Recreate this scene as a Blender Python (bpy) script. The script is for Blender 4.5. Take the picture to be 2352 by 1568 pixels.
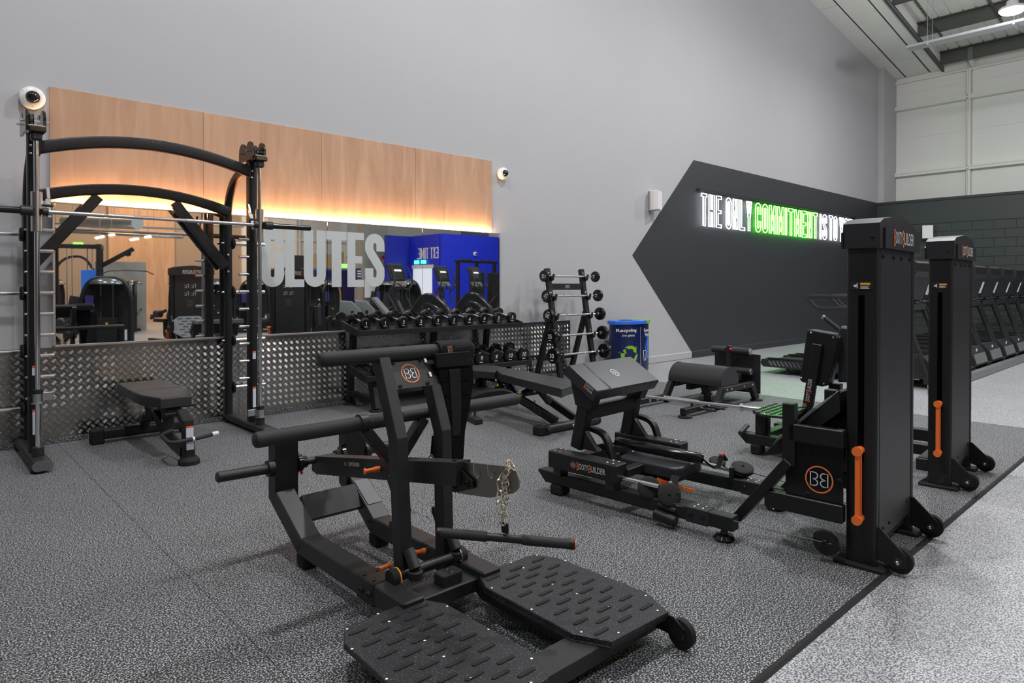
import bpy, bmesh, math, random
from mathutils import Vector, Matrix
from mathutils.geometry import tessellate_polygon
V = Vector
for o in list(bpy.data.objects): bpy.data.objects.remove(o)
SC = bpy.context.scene
COL = SC.collection
# ------------------------------------------------------------------ camera
CF, CYAW, CPIT, CPY, CD, CH = 1519.92, math.radians(47.354), math.radians(-0.495), 668.76, 6.7, 1.325
cam = bpy.data.objects.new('camera', bpy.data.cameras.new('camera')); COL.objects.link(cam)
cam.location = (0, -CD, CH)
cam.rotation_euler = (math.pi/2 + CPIT, 0, CYAW - math.pi/2)
cam.data.sensor_width = 36; cam.data.lens = 36*CF/2352
cam.data.shift_y = -(784-CPY)/2352
cam.data.clip_start = .05
SC.camera = cam
# ------------------------------------------------------------------ world, exposure
SC.view_settings.view_transform = 'Standard'; SC.view_settings.look = 'None'
SC.view_settings.gamma = 1; SC.view_settings.exposure = 0.16
SC.view_settings.use_curve_mapping = False
W = bpy.data.worlds.new('world'); SC.world = W; W.use_nodes = True
W.node_tree.nodes['Background'].inputs[0].default_value = (.86, .92, 1, 1)
W.node_tree.nodes['Background'].inputs[1].default_value = .05
# large lamps: the high bay luminaires are built further down with these values
BAY_POWER = 164.0
# x, y, z, share of the power; the first one shows in the photograph
BAYS = [(15.2, -3.92, 6.43, 1.05), (10.3, -3.92, 7.1, 1.), (5.45, -3.92, 7.75, 1.15), (.6, -3.92, 8.4, 1.3), (-4.2, -3.92, 8.9, .5),
        (15.2, -9.9, 6.43, .5), (10.3, -9.9, 7.1, .6), (5.45, -9.9, 7.75, .7), (.6, -9.9, 8.4, .8)]
LED_POWER = 115.0

# ------------------------------------------------------------------ pixel helpers (2352x1568 photograph)
_c, _s, _cp, _sp = math.cos(CYAW), math.sin(CYAW), math.cos(CPIT), math.sin(CPIT)
def ray(px, py):
    a = (px-1176)/CF; b = (CPY-py)/CF; fw = _cp-b*_sp; up = _sp+b*_cp
    return V((_c*fw+_s*a, _s*fw-_c*a, up))
def Z(px, py, z=0.): d = ray(px, py); return V((0, -CD, CH)) + d*((z-CH)/d.z)
def Y(px, py, y): d = ray(px, py); return V((0, -CD, CH)) + d*((y+CD)/d.y)
def X(px, py, x): d = ray(px, py); return V((0, -CD, CH)) + d*(x/d.x)
def T(px, py, t): return V((0, -CD, CH)) + ray(px, py)*t
class Frame:
    """pixel helpers in a turned local frame"""
    def __init__(s, loc, rz): s.R = Matrix.Rotation(-rz, 3, 'Z'); s.c = s.R @ (V((0, -CD, CH))-V(loc))
    def d(s, px, py): return s.R @ ray(px, py)
    def Z(s, px, py, z): d = s.d(px, py); return s.c+d*((z-s.c.z)/d.z)
    def X(s, px, py, x): d = s.d(px, py); return s.c+d*((x-s.c.x)/d.x)
    def Y(s, px, py, y): d = s.d(px, py); return s.c+d*((y-s.c.y)/d.y)
LOCAL = False
def origin(q):
    org = V((0,0,0))
    while q is not None and not LOCAL: org = org+q.location; q = q.parent
    return org

# ------------------------------------------------------------------ materials
MATS = {}
def mat(name, col=(.5,.5,.5), rough=.5, metal=0., spec=.5, emit=None, estr=0., bump=0., bscale=200., var=0., vscale=6., coat=0.):
    m = bpy.data.materials.new(name); m.use_nodes = True; MATS[name] = m
    nt = m.node_tree; b = nt.nodes['Principled BSDF']
    b.inputs['Base Color'].default_value = (*col, 1); b.inputs['Roughness'].default_value = rough
    b.inputs['Metallic'].default_value = metal; b.inputs['Specular IOR Level'].default_value = spec
    if coat: b.inputs['Coat Weight'].default_value = coat
    if emit: b.inputs['Emission Color'].default_value = (*emit, 1); b.inputs['Emission Strength'].default_value = estr
    tc = None
    if bump or var:
        tc = nt.nodes.new('ShaderNodeTexCoord')
    if bump:
        n = nt.nodes.new('ShaderNodeTexNoise'); n.inputs['Scale'].default_value = bscale; n.inputs['Detail'].default_value = 2
        bp = nt.nodes.new('ShaderNodeBump'); bp.inputs['Strength'].default_value = bump; bp.inputs['Distance'].default_value = .001
        nt.links.new(tc.outputs['Object'], n.inputs['Vector']); nt.links.new(n.outputs['Fac'], bp.inputs['Height']); nt.links.new(bp.outputs['Normal'], b.inputs['Normal'])
    if var:
        n = nt.nodes.new('ShaderNodeTexNoise'); n.inputs['Scale'].default_value = vscale; n.inputs['Detail'].default_value = 5
        r = nt.nodes.new('ShaderNodeMix'); r.data_type = 'RGBA'
        r.inputs[6].default_value = (*[c*(1-var) for c in col], 1); r.inputs[7].default_value = (*[min(1, c*(1+var)) for c in col], 1)
        nt.links.new(tc.outputs['Object'], n.inputs['Vector']); nt.links.new(n.outputs['Fac'], r.inputs[0]); nt.links.new(r.outputs[2], b.inputs['Base Color'])
    return m
def speckle(name, dark, light, lo, hi, scale, rough, spec):
    """rubber granulate flooring: dark ground with pale flecks"""
    m = mat(name, dark, rough, spec=spec); nt = m.node_tree; b = nt.nodes['Principled BSDF']
    g = nt.nodes.new('ShaderNodeNewGeometry')
    n = nt.nodes.new('ShaderNodeTexNoise'); n.inputs['Scale'].default_value = scale; n.inputs['Detail'].default_value = 1.5; n.inputs['Roughness'].default_value = .5
    r = nt.nodes.new('ShaderNodeValToRGB'); r.color_ramp.elements[0].position = lo; r.color_ramp.elements[1].position = hi
    r.color_ramp.elements[0].color = (*dark, 1); r.color_ramp.elements[1].color = (*light, 1)
    w = nt.nodes.new('ShaderNodeTexNoise'); w.inputs['Scale'].default_value = .9; w.inputs['Detail'].default_value = 3
    mx = nt.nodes.new('ShaderNodeMix'); mx.data_type = 'RGBA'; mx.blend_type = 'MULTIPLY'; mx.inputs[0].default_value = .35
    r2 = nt.nodes.new('ShaderNodeValToRGB'); r2.color_ramp.elements[0].position = .35; r2.color_ramp.elements[1].position = .65
    r2.color_ramp.elements[0].color = (.75, .76, .8, 1)
    bp = nt.nodes.new('ShaderNodeBump'); bp.inputs['Strength'].default_value = .25; bp.inputs['Distance'].default_value = .002
    L = nt.links.new
    L(g.outputs['Position'], n.inputs['Vector']); L(g.outputs['Position'], w.inputs['Vector']); L(n.outputs['Fac'], r.inputs[0]); L(w.outputs['Fac'], r2.inputs[0])
    L(r.outputs[0], mx.inputs[6]); L(r2.outputs[0], mx.inputs[7]); L(mx.outputs[2], b.inputs['Base Color']); L(n.outputs['Fac'], bp.inputs['Height']); L(bp.outputs['Normal'], b.inputs['Normal'])
    return m
speckle('mat_rubber', (.026, .0275, .031), (.45, .46, .47), .505, .60, 150, .62, .3)
speckle('floor_rubber', (.12, .125, .14), (.56, .57, .58), .45, .56, 150, .46, .5)
speckle('plate_rubber', (.017, .018, .021), (.16, .16, .17), .60, .74, 170, .5, .4)
speckle('plate_gloss', (.017, .018, .021), (.10, .10, .11), .62, .76, 170, .3, .6)
mat('paint_grey', (.46, .46, .475), .6, spec=.3, bump=.12, bscale=260, var=.03, vscale=1.2)
mat('paint_dark', (.040, .043, .050), .55, spec=.3, bump=.1, bscale=260)
mat('block_paint', (.044, .049, .050), .5, spec=.35, bump=.35, bscale=120)
mat('white_clad', (.76, .75, .72), .5, spec=.3)
mat('ceil_panel', (.88, .87, .83), .8, spec=.2, var=.03, vscale=3)
mat('ceil_joint', (.085, .09, .095), .7)
mat('joint_dark', (.16, .17, .17), .7)
mat('purlin', (.11, .115, .10), .45, metal=.55, var=.15, vscale=4)
mat('deck', (.86, .86, .82), .5)
mat('galv', (.55, .58, .60), .4, metal=.85, var=.08, vscale=20)
mat('alu', (.34, .335, .325), .2, metal=1, bump=.03, bscale=60)
mat('alu_bar', (.70, .69, .67), .24, metal=1)
mat('frame_alu', (.75, .76, .78), .3, metal=1)
mat('mirror', (.90, .92, .92), .015, metal=1)
mat('frost', (.56, .60, .60), .75, spec=.2)
mat('black', (.0105, .0108, .0118), .42, spec=.42, bump=.06, bscale=420)
mat('black2', (.0165, .0172, .019), .46, spec=.5, bump=.08, bscale=420)
mat('gap_shade', (.0015, .0015, .0015), .9, spec=.02)  # near-black colour standing for shade in gaps and slots
mat('plate_grey', (.10, .105, .115), .5, spec=.4)
mat('gloss', (.008, .008, .009), .16, spec=.5)
mat('vinyl', (.026, .0275, .031), .36, spec=.45, bump=.1, bscale=500)
mat('rubber', (.018, .018, .019), .7, spec=.25)
mat('fabric', (.010, .010, .011), .95, spec=.08, bump=.4, bscale=700)
mat('neoprene', (.017, .018, .021), .8, spec=.15, bump=.25, bscale=500)
mat('grip', (.030, .031, .033), .62, spec=.3, bump=.2, bscale=300)
mat('chrome', (.80, .81, .83), .12, metal=1)
mat('steel', (.62, .63, .65), .25, metal=1, bump=.05, bscale=300)
mat('knurl', (.55, .56, .58), .32, metal=1, bump=.6, bscale=900)
mat('brass_steel', (.26, .25, .215), .33, metal=1, bump=.05, bscale=60)
mat('zinc', (.82, .77, .62), .22, metal=1)
mat('bolt_zinc', (.7, .71, .73), .25, metal=1)
mat('orange', (1., .205, .04), .38, spec=.4)
mat('orange_print', (1., .23, .06), .5)
mat('white_print', (.80, .80, .80), .5)
mat('grey_print', (.085, .088, .095), .45)
mat('label_white', (.62, .67, .74), .5, var=.12, vscale=160)
mat('label_red', (.80, .12, .03), .5)
mat('yellow', (.92, .42, .02), .35)
mat('warn_yellow', (.85, .68, .03), .5)
mat('red', (.62, .01, .015), .3)
mat('white_plastic', (.78, .78, .77), .35)
mat('speaker_white', (.80, .78, .80), .6)
mat('smoked', (.012, .010, .009), .06, spec=.6)
mat('bin_navy', (.006, .012, .075), .3, spec=.5)
mat('bin_blue', (.03, .17, .78), .35)
mat('bin_green', (.22, .48, .02), .35)
mat('blue_print', (.03, .20, .80), .5)
mat('navy_wall', (.012, .030, .60), .5)
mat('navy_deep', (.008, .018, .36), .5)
mat('purple', (.035, .028, .15), .5)
mat('card', (.50, .31, .13), .8)
mat('concrete', (.30, .29, .26), .8, var=.15, vscale=3)
mat('far_warm_tint', (.34, .26, .20), .8, var=.06, vscale=.8)  # brown takes in the warm light on the far wall
mat('shroud', (.02, .021, .023), .2, metal=.2, spec=.6)
mat('silver_dome', (.20, .21, .22), .2, metal=.7)
mat('plinth_grey', (.33, .34, .35), .4, metal=.6)
mat('neon_white', (1, 1, 1), .4, emit=(.93, .96, 1), estr=4.5)
mat('neon_green', (.6, 1, .5), .4, emit=(.10, 1, .05), estr=10)
mat('bay_lens', (1, 1, 1), .4, emit=(.95, .97, 1), estr=60)
mat('led_strip', (1, .8, .6), .4, emit=(1, .52, .2), estr=30)
mat('tube_light', (1, 1, 1), .4, emit=(1, .82, .62), estr=14)
mat('exit_green', (.1, .6, .1), .4, emit=(.22, 1, .08), estr=2.2)
mat('exit_teal', (.1, .6, .5), .4, emit=(.10, 1, .50), estr=1.8)
mat('screen', (.02, .025, .024), .15, spec=.5)
mat('screen_lit', (.3, .3, .3), .4, emit=(.85, .85, .8), estr=.9)
mat('doorway_emission', (.5, .5, .5), .4, emit=(.8, .88, 1), estr=.55)
def plywood():
    m = mat('plywood', (.5, .3, .18), .62, spec=.25); nt = m.node_tree; b = nt.nodes['Principled BSDF']; L = nt.links.new
    tc = nt.nodes.new('ShaderNodeTexCoord'); mp = nt.nodes.new('ShaderNodeMapping'); mp.inputs['Scale'].default_value = (4, 1, .55)
    n = nt.nodes.new('ShaderNodeTexNoise'); n.inputs['Scale'].default_value = 1.6; n.inputs['Detail'].default_value = 7; n.inputs['Distortion'].default_value = 1.3
    r = nt.nodes.new('ShaderNodeValToRGB'); e = r.color_ramp.elements
    e[0].position = .3; e[1].position = .72; e[0].color = (.44, .265, .165, 1); e[1].color = (.57, .365, .245, 1)
    L(tc.outputs['Object'], mp.inputs[0]); L(mp.outputs[0], n.inputs['Vector']); L(n.outputs['Fac'], r.inputs[0]); L(r.outputs[0], b.inputs['Base Color'])
plywood()
def acrylic():
    m = bpy.data.materials.new('acrylic'); m.use_nodes = True; MATS['acrylic'] = m; nt = m.node_tree
    nt.nodes.remove(nt.nodes['Principled BSDF'])
    t = nt.nodes.new('ShaderNodeBsdfTransparent'); g = nt.nodes.new('ShaderNodeBsdfGlossy'); g.inputs['Roughness'].default_value = .1
    mx = nt.nodes.new('ShaderNodeMixShader'); mx.inputs[0].default_value = .006
    L = nt.links.new; L(t.outputs[0], mx.inputs[1]); L(g.outputs[0], mx.inputs[2]); L(mx.outputs[0], nt.nodes['Material Output'].inputs[0])
acrylic()

# ------------------------------------------------------------------ mesh builder
def basis(d, up=None):
    d = V(d).normalized(); u = V(up) if up is not None else V((0, 0, 1))
    if abs(d.dot(u.normalized())) > .999: u = V((1, 0, 0)) if abs(d.x) < .9 else V((0, 1, 0))
    s = d.cross(u).normalized(); return d, s, s.cross(d).normalized()
class MB:
    def __init__(s): s.v = []; s.f = []; s.sm = []
    def add(s, vs, fs, smooth=False):
        n = len(s.v); s.v += [tuple(v) for v in vs]; s.f += [tuple(i+n for i in f) for f in fs]; s.sm += [smooth]*len(fs); return s
    def obox(s, c, ax, h, bev=.003):
        """chamfered box: centre, three unit axes, half sizes"""
        c = V(c); a, b, d = h; t = min(bev, .45*min(h)); vs = []
        A, B, C = [V(q) for q in ax]
        def P(x, y, z): return c+A*x+B*y+C*z
        idx = {}
        for sx in (-1, 1):
            for sy in (-1, 1):
                for sz in (-1, 1):
                    k = (sx, sy, sz); idx[k] = len(vs)
                    vs += [P(sx*a, sy*(b-t), sz*(d-t)), P(sx*(a-t), sy*b, sz*(d-t)), P(sx*(a-t), sy*(b-t), sz*d)]
        fs = []; I = idx
        for sx in (-1, 1): fs.append([I[(sx, p, q)] for p, q in ((-1,-1),(1,-1),(1,1),(-1,1))])
        for sy in (-1, 1): fs.append([I[(p, sy, q)]+1 for p, q in ((-1,-1),(1,-1),(1,1),(-1,1))])
        for sz in (-1, 1): fs.append([I[(p, q, sz)]+2 for p, q in ((-1,-1),(1,-1),(1,1),(-1,1))])
        for p in (-1, 1):
            for q in (-1, 1):
                fs.append([I[(p,q,-1)], I[(p,q,1)], I[(p,q,1)]+1, I[(p,q,-1)]+1])
                fs.append([I[(p,-1,q)], I[(p,1,q)], I[(p,1,q)]+2, I[(p,-1,q)]+2])
                fs.append([I[(-1,p,q)]+1, I[(1,p,q)]+1, I[(1,p,q)]+2, I[(-1,p,q)]+2])
        for k in I: fs.append([I[k], I[k]+1, I[k]+2])
        return s.add(vs, fs)
    def box(s, x0, x1, y0, y1, z0, z1, bev=.003):
        return s.obox(((x0+x1)/2, (y0+y1)/2, (z0+z1)/2), ((1,0,0),(0,1,0),(0,0,1)), (abs(x1-x0)/2, abs(y1-y0)/2, abs(z1-z0)/2), bev)
    def beam(s, p0, p1, w, h, up=(0,0,1), bev=.004, ext=0.):
        p0, p1 = V(p0), V(p1); d, sd, u = basis(p1-p0, up)
        return s.obox((p0+p1)/2, (d, sd, u), ((p1-p0).length/2+ext, w/2, h/2), bev)
    def ring(s, c, A, B, r, n, ph=0.): return [V(c)+A*(r*math.cos(ph+2*math.pi*i/n))+B*(r*math.sin(ph+2*math.pi*i/n)) for i in range(n)]
    def lathe(s, o, axis, prof, n=20, smooth=True):
        """profile of (distance along the axis, radius); flat caps where it ends open"""
        d, A, B = basis(axis); o = V(o); vs = []; fs = []
        for h, r in prof: vs += s.ring(o+d*h, A, B, max(r, 1e-5), n)
        for k in range(len(prof)-1):
            for i in range(n):
                j = (i+1) % n; fs.append((k*n+i, k*n+j, (k+1)*n+j, (k+1)*n+i))
        s.add(vs, fs, smooth)
        if prof[0][1] > 1e-4: s.add(s.ring(o+d*prof[0][0], A, B, prof[0][1], n), [tuple(range(n))])
        if prof[-1][1] > 1e-4: s.add(s.ring(o+d*prof[-1][0], A, B, prof[-1][1], n), [tuple(range(n))])
        return s
    def cyl(s, p0, p1, r, n=18, bev=.002, r1=None):
        p0, p1 = V(p0), V(p1); L = (p1-p0).length; r1 = r if r1 is None else r1; b = min(bev, L*.3, r*.5)
        return s.lathe(p0, p1-p0, [(0, r-b), (b, r), (L-b, r1), (L, r1-b)], n)
    def sweep(s, pts, prof, up=(0,0,1), closed=False, smooth=True, caps=True):
        """sweep a closed 2D profile [(side, up)] along a polyline"""
        pts = [V(p) for p in pts]; n = len(pts); m = len(prof); vs = []; fs = []; last = None
        for i in range(n):
            if closed: t = pts[(i+1) % n]-pts[i-1]
            else: t = (pts[min(i+1, n-1)]-pts[i]).normalized()+(pts[i]-pts[max(i-1, 0)]).normalized() if 0 < i < n-1 else pts[min(i+1, n-1)]-pts[max(i-1, 0)]
            if last is None: d, sd, u = basis(t, up)
            else:
                d = t.normalized(); u = last[1]-d*d.dot(last[1])
                if u.length < 1e-6: u = last[1]
                u.normalize(); sd = d.cross(u).normalized()
            last = (sd, u)
            k = 1.
            if 0 < i < n-1 and not closed:
                a = (pts[i+1]-pts[i]).normalized(); cosv = max(.35, math.sqrt(max(0, (1+a.dot((pts[i]-pts[i-1]).normalized()))/2))); k = 1/cosv
            bend = V((0,0,0))
            if k > 1.0005: bend = ((pts[i+1]-pts[i]).normalized()-(pts[i]-pts[i-1]).normalized()).normalized()
            for p, q in prof:
                o = sd*p+u*q
                if k > 1.0005: o = o+bend*(o.dot(bend)*(k-1))
                vs.append(pts[i]+o)
        R = n if closed else n-1
        for i in range(R):
            a, b = i*m, ((i+1) % n)*m
            for j in range(m):
                k = (j+1) % m; fs.append((a+j, a+k, b+k, b+j))
        s.add(vs, fs, smooth)
        if not closed and caps: s.add(vs[:m], [tuple(range(m))]); s.add(vs[-m:], [tuple(range(m))])
        return s
    def tube(s, pts, r, n=12, closed=False, up=(0,0,1)):
        return s.sweep(pts, [(r*math.cos(2*math.pi*i/n), r*math.sin(2*math.pi*i/n)) for i in range(n)], up, closed)
    def prism(s, poly, off):
        """extrude a planar polygon (3D points) by a vector"""
        n = len(poly); off = V(off); a = [V(p) for p in poly]; b = [p+off for p in a]
        return s.add(a+b, [tuple(range(n)), tuple(range(2*n-1, n-1, -1))]+[(i, (i+1) % n, n+(i+1) % n, n+i) for i in range(n)])
    def plate(s, poly, off, bev=.004):
        """extruded polygon with a chamfered far rim"""
        n = len(poly); off = V(off); a = [V(p) for p in poly]; c = sum(a, V())/n; L = off.length
        def inset(p): d = c-p; return p+d.normalized()*min(bev*1.4, d.length*.4)
        b = [p+off*(1-min(.5, bev/L)) for p in a]; e = [inset(p)+off for p in a]
        return s.add(a+b+e, [tuple(range(n)), tuple(range(2*n, 3*n))]+[(i, (i+1) % n, n+(i+1) % n, n+i) for i in range(n)]+[(n+i, n+(i+1) % n, 2*n+(i+1) % n, 2*n+i) for i in range(n)])
    def cushion(s, poly, off, r=.02, k=4):
        """padded slab: polygon outline rounded over towards off"""
        a = [V(p) for p in poly]; n = len(a); off = V(off); c = sum(a, V())/n; L = off.length; u = off/L
        rows = [list(a)]
        def ins(p, t): d = c-p; return p+d.normalized()*t
        for i in range(k+1):
            g = math.pi/2*i/k; rows.append([ins(p, r*(1-math.cos(g)))+u*(L-r+r*math.sin(g)) for p in a])
        vs = [p for q in rows for p in q]; fs = []
        for q in range(len(rows)-1):
            for i in range(n): fs.append((q*n+i, q*n+(i+1) % n, (q+1)*n+(i+1) % n, (q+1)*n+i))
        s.add(vs, fs, True); s.add(rows[-1], [tuple(range(n))], True); s.add(rows[0], [tuple(range(n))]); return s
    def rbox(s, x0, x1, y0, y1, z0, z1, r, rr=.02):
        """padded box with rounded plan corners"""
        return s.cushion([(p.x, p.y, z0) for p in rrect(x0, x1, y0, y1, r)], (0, 0, z1-z0), rr)
    def build(s, name, m, parent=None, fix=True, local=False):
        me = bpy.data.meshes.new(name); org = origin(parent)
        vs = s.v if org.length == 0 else [(x-org.x, y-org.y, z-org.z) for x, y, z in s.v]
        me.from_pydata(vs, [], s.f); me.polygons.foreach_set('use_smooth', s.sm)
        if fix:
            b = bmesh.new(); b.from_mesh(me); bmesh.ops.recalc_face_normals(b, faces=b.faces); b.to_mesh(me); b.free()
        me.materials.append(MATS[m]); me.update()
        if any(s.sm): me.set_sharp_from_angle(angle=.62)
        o = bpy.data.objects.new(name, me); COL.objects.link(o); o.parent = parent; return o
def rrect(x0, x1, y0, y1, r, n=4):
    out = []
    for cx, cy, a in ((x1-r, y1-r, 0), (x0+r, y1-r, 90), (x0+r, y0+r, 180), (x1-r, y0+r, 270)):
        for i in range(n+1): t = math.radians(a+90*i/n); out.append(V((cx+r*math.cos(t), cy+r*math.sin(t), 0)))
    return out
def rprof(w, h, r, n=3): return [(p.x, p.y) for p in rrect(-w/2, w/2, -h/2, h/2, r, n)]
def arc(c, A, B, r, a0, a1, n=8): return [V(c)+V(A)*(r*math.cos(math.radians(a0+(a1-a0)*i/n)))+V(B)*(r*math.sin(math.radians(a0+(a1-a0)*i/n))) for i in range(n+1)]
def fillet(pts, r, n=5):
    """round the inner corners of a polyline"""
    pts = [V(p) for p in pts]; out = [pts[0]]
    for i in range(1, len(pts)-1):
        a, p, b = pts[i-1], pts[i], pts[i+1]; u = (a-p); w = (b-p); q = min(r, u.length*.48, w.length*.48); u.normalize(); w.normalize()
        for k in range(n+1):
            t = k/n; out.append((p+u*q)*(1-t)**2+p*(2*t*(1-t))+(p+w*q)*t**2)
    return out+[pts[-1]]
def tag(o, label=None, cat=None, group=None, kind=None):
    if label: o['label'] = label
    if cat: o['category'] = cat
    if group: o['group'] = group
    if kind: o['kind'] = kind
    return o
def thing(name, label, cat, loc=(0,0,0), rz=0., group=None):
    o = bpy.data.objects.new(name, None); COL.objects.link(o); o.location = loc; o.rotation_euler = (0,0,rz); o.empty_display_size = .1
    return tag(o, label, cat, group)
def dup(root, loc, label=None, group=None, rz=None):
    r = root.copy(); COL.objects.link(r); r.location = loc
    if rz is not None: r.rotation_euler = (0, 0, rz)
    if label: r['label'] = label
    if group: r['group'] = group
    for ch in list(root.children):
        k = ch.copy(); COL.objects.link(k); k.parent = r
        for g in list(ch.children): d = g.copy(); COL.objects.link(d); d.parent = k
    return r
def share(o, parent, loc, rot=None):
    """another object on the same mesh"""
    c = bpy.data.objects.new(o.name.split('.')[0], o.data); COL.objects.link(c); c.parent = parent; c.location = loc
    if rot is not None: c.rotation_euler = rot
    return c
BOLT = {}
def bolt(parent, p, d, r=.009, m='bolt_zinc', h=None):
    """round bolt head; heads of one size share a mesh"""
    k = (round(r, 4), m, h)
    if k not in BOLT:
        hh = h or r*.8; b = MB().lathe((0,0,0), (0,0,1), [(0, r), (hh*.5, r), (hh*.9, r*.7), (hh, r*.45), (hh*.6, r*.4)], 10)
        o = b.build('bolt', m); BOLT[k] = o.data; bpy.data.objects.remove(o)
    o = bpy.data.objects.new('bolt', BOLT[k]); COL.objects.link(o); org = origin(parent)
    o.parent = parent; o.location = V(p)-org; o.rotation_mode = 'QUATERNION'; o.rotation_quaternion = V(d).to_track_quat('Z', 'Y'); return o
def text(s, parent, p, xd, yd, h, m, name='lettering', width=None, bold=0., off=.0012, depth=.0006, font_shear=0.):
    """flat lettering: centre point, reading direction, up direction, cap height"""
    cu = bpy.data.curves.new('t', 'FONT'); cu.body = s; cu.size = 1; cu.offset = bold; cu.extrude = 0; cu.shear = font_shear; cu.resolution_u = 3
    to = bpy.data.objects.new('t', cu); me = bpy.data.meshes.new_from_object(to); bpy.data.objects.remove(to)
    xd, yd = V(xd).normalized(), V(yd).normalized(); nd = xd.cross(yd)
    xs = [v.co.x for v in me.vertices]; ys = [v.co.y for v in me.vertices]
    x0, x1, y0, y1 = min(xs), max(xs), min(ys), max(ys); sy = h/(y1-y0); sx = (width/(x1-x0)) if width else sy
    org = origin(parent)
    for v in me.vertices: v.co = V(p)-org+xd*((v.co.x-(x0+x1)/2)*sx)+yd*((v.co.y-(y0+y1)/2)*sy)+nd*off
    me.materials.append(MATS[m]); o = bpy.data.objects.new(name, me); COL.objects.link(o); o.parent = parent; return o
def flat(polys, parent, p, xd, yd, scale, m, name, off=.001):
    """flat 2D polygons on a surface"""
    xd, yd = V(xd).normalized(), V(yd).normalized(); nd = xd.cross(yd); b = MB()
    for poly in polys: b.add([V(p)+xd*(x*scale)+yd*(y*scale)+nd*off for x, y in poly], [tuple(range(len(poly)))])
    return b.build(name, m, parent, fix=False)
def ribbon(path, w, closed=False):
    """2D polyline to quads of width w"""
    n = len(path); L = []; R = []
    for i in range(n):
        a = path[(i-1) % n] if (closed or i > 0) else path[i]; b = path[(i+1) % n] if (closed or i < n-1) else path[i]
        dx, dy = b[0]-a[0], b[1]-a[1]; l = math.hypot(dx, dy) or 1; nx, ny = -dy/l, dx/l
        L.append((path[i][0]+nx*w/2, path[i][1]+ny*w/2)); R.append((path[i][0]-nx*w/2, path[i][1]-ny*w/2))
    return [[L[i], L[(i+1) % n], R[(i+1) % n], R[i]] for i in range(n if closed else n-1)]
def circ(cx, cy, r, n=32, a0=0, a1=360): return [(cx+r*math.cos(math.radians(a0+(a1-a0)*i/n)), cy+r*math.sin(math.radians(a0+(a1-a0)*i/n))) for i in range(n+(0 if a1-a0 == 360 else 1))]
def bpath():
    p = [(.06, .45), (.30, .45)]+circ(.30, .24, .21, 8, 90, -60)+[(.20, 0)]+circ(.30, -.24, .21, 8, 60, -90)+[(.06, -.45)]
    return p
def bb_logo(parent, p, xd, yd, r, ring=True, white='white_print'):
    """round emblem with two mirrored outlined letters B"""
    if ring: flat(ribbon(circ(0, 0, .92), .10, True), parent, p, xd, yd, r, 'orange_print', 'emblem_ring')
    q = bpath(); polys = ribbon([(x*1.1-.66, y*1.05) for x, y in q], .07, True)+ribbon([(-(x*1.1-.66), y*1.05) for x, y in q], .07, True)
    flat(polys, parent, p, xd, yd, r, white, 'emblem_letters')
def booty(parent, p, xd, yd, h, two=False):
    """BOOTY BUILDER lettering: orange initials, white rest"""
    xd, yd = V(xd).normalized(), V(yd).normalized(); p = V(p)
    if not two:
        W_ = h*6.2
        for s, cx, w, hh, m in (('B', -.475, .065, 1.3, 'orange_print'), ('OOTY', -.285, .30, .95, 'white_print'), ('B', -.082, .065, 1.3, 'orange_print'), ('UILDER', .185, .45, .95, 'white_print')):
            text(s, parent, p+xd*(cx*W_)-yd*(h*(.0 if m == 'white_print' else .03)), xd, yd, h*hh, m, width=w*W_)
    else:
        for k, (a, b) in enumerate((('B', 'OOTY'), ('B', 'UILDER'))):
            q = p+yd*(h*(.6-1.2*k)); text(a, parent, q-xd*h*1.6, xd, yd, h*1.15, 'orange_print'); text(b, parent, q+xd*h*.5, xd, yd, h*.85, 'white_print', width=h*3.1)
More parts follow.
